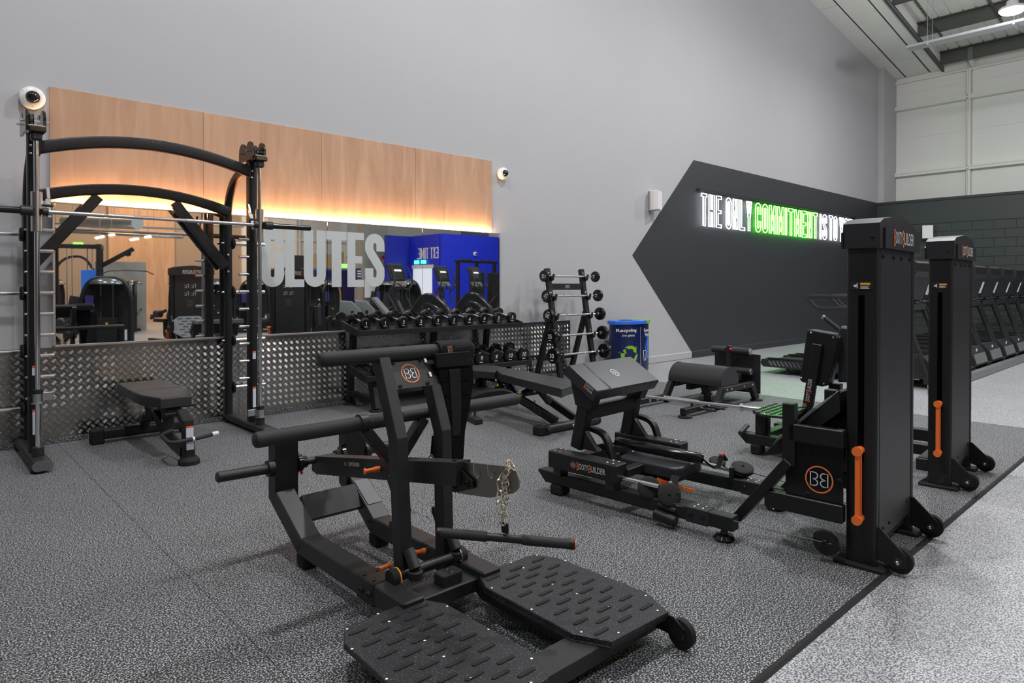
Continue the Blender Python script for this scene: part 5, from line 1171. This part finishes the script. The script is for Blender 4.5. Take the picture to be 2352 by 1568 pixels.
for z, dx in ((.565, -.10), (.335, -.08)):
    for a, e in ((-2.98, -2.76), (-2.67, -2.50)): MB().cyl((fpx+dx-.0, a, z), (fpx+dx-.0, e, z), .042, 18, .008).build('ankle_roller', 'vinyl', gb)
    MB().cyl((fpx+dx, -2.99, z), (fpx+dx, -2.978, z), .036, 18).build('roller_cap', 'steel', gb)
MB().lathe((fpx-.12, -2.745, .58), (-.6,-.8,0), [(-.02, .01), (0, .02), (.02, .02), (.028, .012)], 14).build('adjust_knob', 'red', gb)
ob = thing('olympic_barbell', 'long steel barbell resting on the floor arms of the glute bench', 'barbell', (5.76, -2.9, .185))
b0, b1 = Z(1383, 899, .19), Z(1760, 941, .19); bd = (b1-b0).normalized(); Lb = (b1-b0).length
MB().cyl(b0+bd*.2, b1-bd*.1, .014, 14).build('shaft', 'steel', ob)
MB().cyl(b0, b0+bd*.30, .025, 18).build('sleeve', 'brass_steel', ob)
c0 = Z(1700, 935, .19); MB().cyl(c0+bd*.03, b1+bd*.12, .025, 18).build('sleeve', 'steel', ob); MB().cyl(c0, c0+bd*.03, .037, 18).build('sleeve_collar', 'steel', ob)
MB().cyl(b0+bd*.30, b0+bd*.33, .037, 18).build('sleeve_collar', 'steel', ob)
a_, e_ = Z(1525, 911, .19), Z(1605, 922, .19); MB().cyl(a_, e_, .0145, 14).build('centre_grip', 'knurl', ob)
# ================================================================== second adjustable bench
b2 = thing('weight_bench', 'adjustable black bench with orange pull knob behind the lever machine', 'bench', (4.45, -1.9, 0))
def Bz(px, py, z): return Z(px, py, z)
def pad2(pix, z, h, nm): return MB().cushion([tuple(Z(a, b_, z).xy)+(z-h,) for a, b_ in pix], (0, 0, h), .016).build(nm, 'vinyl', b2)
zt2 = .455
pad2([(1139, 849), (1168, 845), (1312, 872), (1323, 880), (1290, 893), (1150, 858)], zt2, .075, 'back_pad')
pad2([(1086, 838), (1131, 838), (1164, 843), (1135, 853), (1082, 849)], zt2-.005, .075, 'seat_pad')
pc_ = Z(1230, 868, zt2); pf = Z(1305, 885, zt2-.12); pr_ = Z(1110, 846, zt2-.1)
d2 = (pf-pr_); d2.z = 0; d2.normalize(); s2 = V((d2.y, -d2.x, 0))
MB().beam(pr_+V((0,0,.0)), pf+V((0,0,.03)), .20, .03).build('pad_base', 'black2', b2)
MB().sweep([Z(1225, 888, .33)+d2*-.1, Z(1314, 898, .345)], rprof(.075, .05, .024, 3)).build('pad_rail', 'black2', b2)
fL, fR = Z(1232, 990, .04), Z(1378, 962, .04)
MB().sweep([fL.lerp(fR, .1), fL.lerp(fR, .92)], rprof(.085, .075, .03, 4)).build('front_crossbar', 'black2', b2)
cap_ = MB().obox(fL.lerp(fR, .05)+V((0,0,.004)), basis(fR-fL), (.045, .055, .042), .012).build('front_foot', 'rubber', b2)
MB().lathe(fL.lerp(fR, .11)+V((0, -.045, 0)), (fR-fL), [(-.02, .035), (.02, .035)], 18).build('transport_wheel', 'rubber', b2)
MB().lathe(fL.lerp(fR, .94), (fR-fL), [(-.025, .04), (.025, .04)], 18).build('transport_wheel', 'rubber', b2)
for t_ in (.50, .60): bolt(b2, fL.lerp(fR, t_)+V((0, -.045, 0)), (0,-1,0), .014)
pa, pb_, pcx = Z(1278, 968, .06), Z(1190, 915, .24), Z(1135, 905, .29)
sp_ = MB().sweep(fillet([pa, Z(1205, 922, .21), Z(1165, 900, .29), Z(1130, 905, .26), Z(1085, 920, .16)], .22, 7), rprof(.055, .085, .025, 4)).build('spine', 'black', b2)
dm = (Z(1248, 950, .12)-Z(1198, 918, .22)); mm = Z(1222, 936, .165)
text('MATRIX', sp_, mm+V((-.032, -.03, .012)), dm, V((0,0,1)), .038, 'grey_print', width=.26, bold=-.01)
MB().beam(Z(1320, 960, .06), Z(1255, 915, .22), .045, .07, (0,0,1)).build('front_strut', 'black', b2)
MB().sweep([Z(1090, 930, .14), Z(1083, 960, .03)], rprof(.06, .06, .02, 3)).build('rear_leg', 'black', b2)
MB().beam(Z(1075, 955, .03), Z(1100, 968, .03), .08, .05).build('rear_crossbar', 'black2', b2)
MB().beam(Z(1150, 885, .30), Z(1135, 925, .16), .06, .09, (1,0,0)).build('seat_post', 'black', b2)
k0 = Z(1195, 907, .27); MB().lathe(k0, V((-.6, -.8, .05)), [(-.03, .008), (0, .008), (.005, .018), (.022, .02), (.026, .014)], 16).build('pull_knob', 'yellow', b2)
MB().beam(k0, Z(1235, 900, .31), .03, .04).build('adjust_arm', 'black2', b2)
for p in (Z(1143, 883, .33), Z(1228, 921, .2)): flat([[(-.014, -.012), (.014, -.012), (0, .016)]], b2, p, (.68, -.73, 0), (0,0,1), 1, 'warn_yellow', 'warning_tab')
for p, q in ((Z(1165, 880, .36), Z(1180, 905, .26)), (Z(1238, 895, .33), Z(1262, 925, .19)), (Z(1225, 890, .34), Z(1200, 905, .28))): MB().beam(p, q, .05, .05, (1,0,0)).build('hinge_plate', 'black2', b2)
bolt(b2, Z(1228, 897, .33)+V((-.03, -.03, 0)), (-.7, -.7, 0), .012); bolt(b2, Z(1140, 872, .36)+V((-.03, -.03, 0)), (-.7, -.7, 0), .012)
# ================================================================== row of treadmills
LOCAL = True
def treadmill(t):
    """local frame: near front corner at the origin, deck runs to +y, 0.86 wide"""
    W_ = .86
    for x in (0, W_-.13):
        r = MB().prism([(x, .40, .10), (x, 2.26, .10), (x, 2.30, .15), (x, 2.28, .215), (x, .40, .235)], (.13, 0, 0)).build('side_rail', 'black2', t)
        MB().box(x+.01, x+.12, .55, 2.22, .225, .2352, .003).build('foot_rail', 'gloss', r)
        sx = -.0008 if x == 0 else W_+.0008
        for k in range(8): MB().prism([(sx, 2.18-.062*k, .195), (sx, 2.18-.062*k-.032+.003*k, .195), (sx, 2.13-.062*k-.032+.003*k, .125), (sx, 2.13-.062*k, .125)], (.0008 if x == 0 else -.0008, 0, 0)).build('stripe', 'joint_dark', r)
    MB().box(.125, W_-.125, .42, 2.24, .16, .20, .01).build('running_belt', 'rubber', t)
    MB().cyl((.12, 2.22, .165), (W_-.12, 2.22, .165), .035, 14).build('rear_roller', 'black2', t)
    MB().prism([(.03, -.02, .14), (.03, .02, .30), (.03, .10, .40), (.03, .35, .37), (.03, .46, .22), (.03, .46, .12), (.03, 0, .12)], (W_-.06, 0, 0)).build('motor_hood', 'black2', t)
    MB().prism([(.10, -.0215, .16), (.10, .0185, .30), (.10, .012, .30), (.10, -.028, .16)], (W_-.2, 0, 0)).build('hood_grille', 'joint_dark', t)
    MB().box(.38, .43, .04, .05, .33, .37, .002).build('hood_badge', 'white_print', t)
    for x in (.015, W_-.015):
        u = MB().sweep([(x, .03, .10), (x, .36, 1.06)], rprof(.045, .085, .01, 2), up=(1,0,0), smooth=False).build('upright', 'black2', t)
        MB().box(x-.04, x+.04, -.02, .10, .06, .14, .01).build('upright_foot', 'black2', u)
        MB().sweep(fillet([(x, .40, 1.04), (x, .70, 1.03), (x, 1.46, 1.0), (x, 1.60, 1.15), (x, 1.54, 1.18), (x, .50, 1.17)], .06, 4), rprof(.05, .032, .012, 2), up=(1,0,0)).build('handrail', 'grip', t)
    q = .24
    MB().prism([(.01, .20+q, 1.0), (.01, .08+q, 1.0), (.01, .06+q, 1.08), (.01, .30+q, 1.12), (.01, .38+q, 1.05)], (W_-.02, 0, 0)).build('console_shelf', 'black2', t)
    MB().prism([(.08, .13+q, 1.12), (.08, .20+q, 1.13), (.08, .06+q, 1.62), (.08, .0+q, 1.66), (.08, -.04+q, 1.63), (.08, -.04+q, 1.52), (.08, .0+q, 1.45), (.08, .10+q, 1.14)], (W_-.16, 0, 0)).build('console', 'black2', t)
    MB().obox((W_/2, .133+q, 1.40), ((1,0,0), (0,-.275,.961), (0,.961,.275)), (.29, .15, .004), .003).build('screen', 'screen', t)
    for x in (.0785, W_-.0785): MB().obox((x, .095+q, 1.30), ((1,0,0), (0,-.275,.961), (0,.961,.275)), (.0012, .10, .016), 0).build('spec_label', 'label_white', t)
    for x in (.08, W_-.08): MB().box(x-.05, x+.05, .18+q, .28+q, 1.10, 1.14, .01).build('cup_holder', 'joint_dark', t)
    MB().box(.02, W_-.02, .10+q, .16+q, .96, 1.02, .005).build('console_beam', 'rubber', t)
    for x in (.05, W_-.05):
        for y in (.35, 1.9): MB().cyl((x, y, 0), (x, y, .105), .022, 12).build('levelling_foot', 'rubber', t)
ORD = ['nearest', 'second nearest', 'third', 'fourth', 'fifth', 'sixth', 'seventh', 'eighth', 'ninth', 'farthest']
tm = thing('treadmill', 'nearest black treadmill, the one whose deck shows beyond the glute bench', 'treadmill', (9.66, -4.13, FZ), group='treadmills in a row')
treadmill(tm)
for k in range(1, 10):
    dup(tm, (9.66+.985*k, -4.13, FZ), '%s black treadmill of the row, counted from the weight towers' % ORD[k], 'treadmills in a row')
LOCAL = False
kb = thing('metal_kerb', 'long grey metal kerb along the fronts of the treadmills', 'kerb', (14.6, -4.25, FZ))
MB().box(9.2, 20, -4.27, -4.20, FZ, .10, .004).build('kerb_face', 'plinth_grey', kb)
MB().box(9.2, 20, -4.274, -4.195, .095, .103, .002).build('kerb_top', 'frame_alu', kb)
# ================================================================== what the mirror sees: the hall behind the camera
MYp = -.062
def RY(px, py, y):
    """real point at depth plane y whose mirror image shows at the pixel"""
    p = Y(px, py, 2*MYp-y); return V((p.x, y, p.z))
def RT(px, py, t): p = T(px, py, t); return V((p.x, 2*MYp-p.y, p.z))
bw = sroot('wall_back', (6, -20, 0))
MB().box(-9, 21.2, -20.4, -20.2, FZ, 11.5, 0).build('wall_core', 'far_warm_tint', bw)
x0, x1 = RY(252, 560, -19.9).x, RY(405, 560, -19.9).x
MB().box(x0, x1, -20.2, -20.1, FZ, 6.0, .004).build('plywood_facing', 'plywood', bw)
xs_ = RY(560, 560, -19.9).x
MB().box(xs_, 21, -20.2, -20.05, FZ, 8.5, .004).build('grey_facing', 'white_clad', bw)
for z in (3.2, 4.6, 6.0): MB().box(xs_, 21, -20.05, -19.98, z, z+.08, .004).build('cladding_rail', 'white_clad', bw)
for x in (xs_+1., xs_+2.2, 12.3, 14.5, 16.5): MB().box(x-.04, x+.04, -20.04, -19.95, 2.6, 7.5, .004).build('mullion', 'white_clad', bw)
# concrete wall and pillar
a, e = RY(222, 640, -15.5), RY(336, 602, -15.5)
cw = struct('wall_concrete', MB().box(a.x, e.x, -15.7, -15.5, FZ, e.z, .006), 'concrete')
a, e = RY(832, 600, -16.5), RY(890, 600, -16.5)
pil = struct('wall_pillar', MB().box(a.x, e.x, -16.9, -16.5, FZ, 7.6, .01), 'concrete')
def panel(px0, py0, px1, py1, y, m, name, par, th=.02):
    p, q = RY(px0, py0, y), RY(px1, py1, y); return MB().box(min(p.x, q.x), max(p.x, q.x), y-th, y, min(p.z, q.z), max(p.z, q.z), .002).build(name, m, par)
# blue partition with a recessed doorway
bl_ = sroot('wall_blue', (14.5, -13.5, 0)); yb = -13.3
pC = RY(1017, 560, yb); zC = RY(1017, 536, yb).z
MB().box(pC.x, 20.0, yb-.2, yb, FZ, zC, .004).build('partition_front', 'navy_wall', bl_)
yA = -15.4; pA = RY(946, 600, yA)
MB().box(pC.x-.05, pC.x+.15, yA, yb-.2, FZ, zC, .004).build('partition_side', 'navy_wall', bl_)
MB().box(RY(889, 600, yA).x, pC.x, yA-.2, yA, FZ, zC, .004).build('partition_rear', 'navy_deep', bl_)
xw = pC.x-.052
y_ = yA+1.9
for ch in 'EXT TIME.':
    if ch == ' ': y_ -= .10; continue
    w = {'I': .13, 'M': .52, '.': .15}.get(ch, .36); b = MB(); glyph_solid(b, ch, w, .13, (xw, y_, 2.35), (0,-1,0), (0,0,1), .42, .42, .004); b.build('wall_letter', 'white_print', bl_); y_ -= w*.42+.03
MB().box(xw-.02, xw, yA+.25, yA+1.5, FZ, 2.0, .004).build('doorway_glow', 'doorway_emission', bl_)  # flat glowing sheet put in for the brightness of the doorway
MB().box(xw-.04, xw, yA+.2, yA+1.6, 1.98, 2.12, .004).build('door_head', 'white_clad', bl_)
for k, y_ in enumerate((yA+.55, yA+1.0)):
    s = thing('exit_sign', ['lit teal exit sign above the recessed doorway, nearer the corner', 'lit teal exit sign above the recessed doorway, farther from the corner'][k], 'exit sign', (xw-.05, y_, 2.2)); MB().box(xw-.06, xw-.042, y_-.16, y_+.16, 2.16, 2.30, .004).build('sign_face', 'exit_teal', s)
dome('white dome camera on the blue partition', RY(1090, 583, yb).x, RY(1090, 583, yb).z, yb, .08, (0, 1, 0))
# posters and boards near the pillar
nb_ = thing('notice_board', 'white notice sheet in a stand beside the concrete pillar', 'notice', RY(848, 660, -16.3)); panel(838, 640, 866, 683, -16.3, 'white_print', 'sheet', nb_)
gp = thing('first_aid_board', 'green first aid board on the concrete pillar', 'board', RY(880, 660, -16.4)); panel(863, 637, 890, 690, -16.4, 'bin_green', 'panel', gp); panel(868, 662, 888, 680, -16.36, 'white_plastic', 'cabinet', gp)
ps = thing('poster', 'dark blue poster hanging left of the pillar', 'poster', RY(826, 628, -16.6)); panel(817, 616, 834, 640, -16.6, 'purple', 'sheet', ps)
for k in range(3): panel(821, 621+6*k, 831, 624+6*k, -16.58, 'white_print', 'print_line', ps)
alr = thing('alarm_box', 'small red alarm sounder on the pillar', 'alarm', RY(881, 590, -16.45)); panel(878, 587, 885, 593, -16.45, 'red', 'sounder', alr, .05)
lk = thing('locker_wall', 'dark blue lockers under a plywood header at the back of the hall', 'lockers', RY(760, 700, -18.5))
panel(600, 615, 835, 800, -18.6, 'purple', 'locker_front', lk, .3); panel(676, 618, 835, 622, -18.28, 'blue_print', 'blue_band', lk)
panel(716, 582, 782, 616, -18.5, 'plywood', 'header', lk, .3); panel(782, 578, 790, 616, -18.4, 'card', 'header_end', lk, .3)
panel(676, 586, 700, 616, -18.5, 'black2', 'dark_cabinet', lk, .3); panel(768, 660, 785, 720, -18.2, 'plywood', 'bench_front', lk)
panel(815, 660, 832, 690, -18.2, 'white_clad', 'white_door', lk)
ex = thing('exit_sign', 'green lit exit box above the lockers', 'exit sign', RY(790, 610, -17.5)); panel(783, 606, 798, 615, -17.5, 'exit_green', 'lit_box', ex, .08)
ex = thing('exit_sign', 'green lit exit box above the cable station', 'exit sign', RY(180, 562, -17.5)); panel(169, 556, 191, 570, -17.5, 'exit_green', 'lit_box', ex, .08)
cb = thing('cardboard_box', 'brown cardboard box on the floor by the lockers', 'box', RY(782, 710, -14.6)); panel(768, 702, 800, 722, -14.6, 'card', 'carton', cb, .4)
# pipes and light bars hung under the far roof
for k, (pa, pb_, r) in enumerate((((150, 508), (316, 513), .16), ((110, 512), (470, 528), .03), ((110, 530), (420, 545), .04), ((440, 515), (560, 520), .03))):
    p, q = RT(*pa, 19.), RT(*pb_, 17.); nm = ['large grey ventilation duct', 'thin grey pipe just below the duct', 'lowest grey pipe of the run', 'short grey pipe right of the duct'][k]
    t = thing('ceiling_pipe', nm+' under the far roof, seen in the mirror', 'pipe', p); MB().cyl(p, q, r, 14).build('pipe_run', 'galv', t)
    for m in (.2, .7): MB().cyl(p.lerp(q, m)+V((0,0,r)), V((p.lerp(q, m).x, p.lerp(q, m).y, zc(p.lerp(q, m).x)+.3)), .008, 6).build('hanger', 'galv', t)
for k, (pa, pb_) in enumerate((((220, 547), (238, 543)), ((300, 551), (317, 548)), ((251, 540), (262, 539)), ((333, 545), (346, 543)))):
    p, q = RT(*pa, 17.), RT(*pb_, 17.); t = thing('light_bar', ['leftmost', 'third', 'second', 'rightmost'][k]+' of the four small warm light bars in the mirror', 'lamp', p, group='warm light bars at the back')
    MB().beam(p, q, .06, .03).build('tube', 'tube_light', t); MB().beam(p+V((0,0,.03)), q+V((0,0,.03)), .08, .02).build('batten', 'galv', t)
    MB().cyl((p+q)/2+V((0,0,.04)), V(((p+q)/2).xy.to_tuple()+(zc(p.x)+.3,)), .006, 6).build('hanger', 'galv', t)
WARM = bpy.data.lights.new('warm_light', 'AREA'); WARM.shape = 'DISK'; WARM.size = .5; WARM.energy = 110; WARM.color = (1, .66, .36)  # added lights that warm the back wall, hung in invented fittings
for k, (x, y, z) in enumerate(((6.2, -18.3, 5.6), (3.6, -17.2, 5.6), (9., -17.5, 5.4))):
    t = thing('added_warm_lamp', ['added warm lamp before the plywood back wall', 'added warm lamp left of the plywood back wall', 'added warm lamp right of the plywood back wall'][k], 'lamp', (x, y, z))
    MB().lathe((x, y, z), (0,0,1), [(0, .26), (.02, .27), (.12, .12), (.2, .05)], 18).build('shade', 'black2', t); MB().cyl((x, y, z+.18), (x, y, zc(x)+.3), .006, 6).build('cord', 'rubber', t)
    lo = bpy.data.objects.new('warm_light', WARM); COL.objects.link(lo); lo.parent = t; lo.location = (0, 0, -.01)
# ------------------------------------------------------------------ machines of the other zone
LOCAL = True
def selector(t, dome_m='silver_dome'):
    """pin-loaded machine: two arched tubes, dome cap, weight stack, seat and lever"""
    for s in (-1, 1):
        y = s*.10
        MB().sweep(fillet([(-.40, y, .02), (-.40, y, 1.15), (-.25, y, 1.48), (.25, y, 1.48), (.40, y, 1.15), (.40, y, .02)], .36, 8), rprof(.07, .085, .03, 3), up=(0,1,0)).build('arch_tube', 'black', t)
    MB().lathe((0, 0, 1.36), (0,0,1), [(0, .31), (.03, .305), (.08, .26), (.12, .16), (.135, .0)], 24).build('dome_cap', dome_m, t)
    MB().box(-.22, .22, -.06, .06, .04, .12, .01).build('stack_base', 'black', t)
    for k in range(13): MB().box(-.16, .16, -.055, .055, .14+.045*k, .18+.045*k, .003).build('weight_plate', 'rubber', t)
    for x in (-.10, .10): MB().cyl((x, 0, .1), (x, 0, 1.4), .01, 8).build('stack_rod', 'chrome', t)
    MB().lathe((.0, .058, .62), (0,1,0), [(0, .02), (.03, .02)], 12).build('selector_pin', 'yellow', t)
    MB().box(.30, .34, .142, .15, .30, .50, .002).build('spec_label', 'label_white', t)
    MB().box(-.36, .36, -.10, -.07, .10, 1.38, .01).build('stack_shroud', 'rubber', t)
    MB().box(-.34, -.20, .12, .14, .85, 1.15, .004).build('placard', 'purple', t)
    MB().rbox(-1.05, -.62, -.22, .22, .46, .54, .05, .02).build('seat_pad', 'vinyl', t)
    MB().sweep(fillet([(-.62, 0, .50), (-.50, 0, .7), (-.42, 0, 1.12)], .1, 5), rprof(.34, .08, .03, 3), up=(0,1,0)).build('back_pad', 'vinyl', t)
    MB().sweep(fillet([(-.85, 0, .46), (-.85, 0, .10), (-.3, 0, .06)], .1, 4), rprof(.08, .10, .02, 3), up=(0,1,0)).build('seat_frame', 'black', t)
    MB().box(-1.15, -.35, -.28, -.18, 0, .07, .01).build('base_foot', 'black', t); MB().box(-1.15, .40, .18, .28, 0, .07, .01).build('base_foot', 'black', t)
    for s in (-1, 1): MB().cyl((-.95, s*.30, .62), (-.55, s*.30, .62), .02, 12).build('grip', 'grip', t)
    MB().cyl((-.70, .15, .66), (-.70, .34, .66), .085, 16, .02).build('roller_pad', 'vinyl', t)
    MB().beam((-.4, .2, .75), (-.95, .3, .55), .05, .06).build('lever_arm', 'black2', t)
p = RT(246, 700, 12.5)
s1 = thing('selector_machine', 'arched pin-loaded machine with silver dome at the left of the mirror', 'gym machine', (p.x, p.y, FZ), math.radians(18)); selector(s1)
for px_, t_, lab, rz in ((703, 16.5, 'arched pin-loaded machine seen in the mirror under the letter U', 15), (932, 18.5, 'arched pin-loaded machine seen in the mirror beside the blue wall', 20), (500, 17.5, 'arched pin-loaded machine behind the right rack upright in the mirror', 10), (585, 19, 'arched pin-loaded machine far back, left of the lettering', 30), (122, 18.5, 'arched pin-loaded machine cut by the mirror edge', 120), (420, 15.5, 'arched pin-loaded machine behind the weight tower in the mirror', 80), (640, 21, 'arched pin-loaded machine far back behind the second tower', 15), (760, 20.5, 'arched pin-loaded machine before the lockers', -15), (300, 19, 'arched pin-loaded machine before the concrete wall', 100),  (890, 22, 'arched pin-loaded machine before the concrete pillar', 60)):
    p = RT(px_, 700, t_); dup(s1, (p.x, p.y, FZ), lab, 'pin-loaded machines behind the camera', math.radians(rz))
s1['group'] = 'pin-loaded machines behind the camera'
# cable station with raised arm and lat bar
p = RT(178, 700, 15.5); cs = thing('cable_station', 'tall cable station with raised arm and wide pull-down bar', 'gym machine', (p.x, p.y, FZ), math.radians(15))
for x in (-.45, .45):
    for y in (-.3, .3): MB().box(x-.05, x+.05, y-.05, y+.05, 0, 2.25, .01).build('column', 'black', cs)
    MB().box(x-.06, x+.06, -.36, .36, 2.2, 2.3, .01).build('top_beam', 'black', cs)
MB().box(-.5, .5, -.06, .06, 2.2, 2.3, .01).build('top_beam', 'black', cs)
for k in range(16): MB().box(-.28, -.02, -.08, .08, .10+.05*k, .145+.05*k, .003).build('weight_plate', 'rubber', cs)
for x in (-.2, -.1, .2, .3): MB().cyl((x, 0, .05), (x, 0, 2.2), .011, 8).build('guide_rod', 'chrome', cs)
MB().box(.08, .42, .05, .09, .3, 1.7, .006).build('shroud_panel', 'blue_print', cs)
a0, a1 = V((.40, -.05, 1.75)), V((1.15, .05, 2.22)); MB().beam(a0, a1, .07, .10).build('raised_arm', 'black', cs)
MB().lathe(a1+V((-.12, -.04, -.12)), (0,1,0), [(0, .07), (.03, .07)], 16).build('arm_pulley', 'rubber', cs)
MB().cyl(a1+V((-.12, 0, -.16)), a1+V((-.12, 0, -.50)), .006, 6).build('arm_cable', 'steel', cs)
c_ = a1+V((-.12, 0, -.52)); MB().tube([c_+V(q) for q in ((-.55, 0, -.10), (-.40, 0, -.02), (0, 0, 0), (.40, 0, -.02), (.55, 0, -.10))], .014, 8).build('pull_down_bar', 'black2', cs)
MB().tube(fillet([(-.6, -.3, 1.5), (-.3, -.35, 2.0), (.1, -.35, 2.05), (.3, -.32, 1.7)], .2, 6), .03, 10).build('pull_up_bar', 'black2', cs)
# cross trainers
def cross(t):
    MB().sweep(fillet([(-.30, 0, .10), (.30, 0, .16), (.75, 0, .9)], .2, 6), rprof(.18, .12, .04, 3), up=(0,1,0)).build('main_frame', 'black2', t)
    MB().sweep(fillet([(-.85, 0, .10), (-.55, 0, .70), (-.15, 0, .95), (.15, 0, .55), (.35, 0, .25)], .22, 6), rprof(.34, .10, .04, 3), up=(0,1,0)).build('drive_shroud', 'shroud', t)
    MB().box(-.95, -.80, -.35, .35, 0, .10, .02).build('rear_foot', 'rubber', t); MB().box(.55, .70, -.35, .35, 0, .10, .02).build('front_foot', 'rubber', t)
    MB().sweep([(.62, 0, .15), (.72, 0, 1.15)], rprof(.12, .12, .03, 3), up=(0,1,0)).build('mast', 'black2', t)
    MB().obox((.70, 0, 1.52), ((0,1,0), (.34,0,.94), (-.94,0,.34)), (.27, .20, .035), .02).build('console', 'black2', t)
    MB().obox((.663, 0, 1.54), ((0,1,0), (.34,0,.94), (-.94,0,.34)), (.235, .155, .004), .003).build('screen', 'screen', t)
    MB().obox((.655, 0, 1.56), ((0,1,0), (.34,0,.94), (-.94,0,.34)), (.13, .022, .003), .001).build('screen_bar', 'screen_lit', t)
    MB().obox((.63, 0, 1.25), ((0,1,0), (.5,0,.86), (-.86,0,.5)), (.24, .08, .03), .015).build('control_panel', 'joint_dark', t)
    for y in (-.05, .05): MB().obox((.60, y*2, 1.285), ((0,1,0), (.5,0,.86), (-.86,0,.5)), (.02, .012, .008), .003).build('key', 'yellow', t)
    for s in (-1, 1):
        MB().tube(fillet([(.45, s*.30, .62), (.70, s*.32, 1.05), (.45, s*.34, 1.25), (.62, s*.30, 1.66)], .16, 6), .02, 10).build('swing_handle', 'grip', t)
        MB().tube(fillet([(.62, s*.12, 1.15), (.45, s*.16, 1.12), (.40, s*.20, 1.22), (.5, s*.24, 1.26)], .06, 5), .018, 10).build('fixed_handle', 'grip', t)
        MB().beam((.5, s*.24, .35), (-.7, s*.24, .32), .06, .07).build('pedal_arm', 'black', t)
        MB().prism([(-.25, s*.24-.08, .36), (.12, s*.24-.08, .36), (.16, s*.24-.08, .42), (-.28, s*.24-.08, .40)], (0, .16, 0)).build('pedal', 'rubber', t)
        MB().sweep(fillet([(-.9, s*.22, .22), (-.62, s*.22, .72), (-.2, s*.22, .86), (.05, s*.22, .35)], .2, 6), rprof(.05, .12, .02, 2), up=(0,1,0)).build('side_cover', 'shroud', t)
p = RT(968, 700, 16.4); ct = thing('cross_trainer', 'largest cross trainer in the mirror, left of the blue partition edge', 'cross trainer', (p.x, p.y, FZ), math.radians(250), 'cross trainers'); cross(ct); ct.scale = (1.1, 1.1, 1.1)
for px_, t_, lab in ((1068, 18.4, 'middle cross trainer in the mirror before the blue partition'), (1142, 19.4, 'cross trainer cut by the right edge of the mirror')):
    p = RT(px_, 700, t_); dup(ct, (p.x, p.y, FZ), lab, 'cross trainers', math.radians(250))
# functional frame behind the trainers
p = RT(1095, 700, 21.2); ff = thing('functional_frame', 'black multi-station frame standing before the blue partition', 'gym machine', (p.x, p.y, FZ), math.radians(-10))
for x in (-.9, .0, .9):
    MB().box(x-.05, x+.05, -.05, .05, 0, 2.1, .01).build('column', 'black', ff); MB().box(x-.25, x+.25, -.12, .12, 0, 1.75, .02).build('stack_shroud', 'rubber', ff) if x > -.5 else None
MB().box(-1.0, 1.0, -.05, .05, 2.05, 2.13, .01).build('top_beam', 'black', ff)
for x in (-.7, -.4, .3, .6): MB().cyl((x, 0, 2.13), (x+.12, 0, 2.13), .05, 10).build('pull_up_grip', 'rubber', ff)
# incline benches in the other zone
for k, (px_, t_, rz) in enumerate(((812, 14.6, 40), (845, 15.0, 40))):
    p = RT(px_, 700, t_); t = thing('preacher_bench', ['left of two grey-padded curl benches behind the dumbbells in the mirror', 'right of two grey-padded curl benches behind the dumbbells in the mirror'][k], 'bench', (p.x, p.y, FZ), math.radians(rz), 'curl benches')
    MB().sweep([(-.3, 0, .86), (-.1, 0, .84), (.02, 0, .72), (.06, 0, .50)], rprof(.30, .07, .03, 3), up=(0,1,0)).build('arm_pad', 'joint_dark', t)
    MB().box(-.06, .02, -.04, .04, .04, .78, .01).build('post', 'black', t); MB().box(-.35, .45, -.05, .05, 0, .06, .01).build('base', 'black', t); MB().rbox(-.55, -.25, -.16, .16, .42, .50, .04, .015).build('seat', 'vinyl', t)
    MB().box(-.42, -.38, -.04, .04, .04, .42, .01).build('seat_post', 'black', t)
p = RT(878, 700, 15.3); ib = thing('incline_bench', 'upright grey-padded bench beside the dumbbells in the mirror', 'bench', (p.x, p.y, FZ), math.radians(230))
MB().beam((-.25, 0, .55), (.20, 0, 1.05), .30, .08, (0,1,0) if False else (-.7,0,.7), .03).build('back_pad', 'joint_dark', ib)
MB().rbox(-.55, -.25, -.16, .16, .42, .5, .04, .015).build('seat', 'vinyl', ib); MB().box(-.6, .6, -.05, .05, 0, .07, .01).build('base', 'black', ib); MB().beam((.3, 0, .05), (0, 0, .75), .06, .06).build('strut', 'steel', ib); MB().box(-.42, -.36, -.04, .04, .05, .43, .01).build('post', 'black', ib)
LOCAL = False
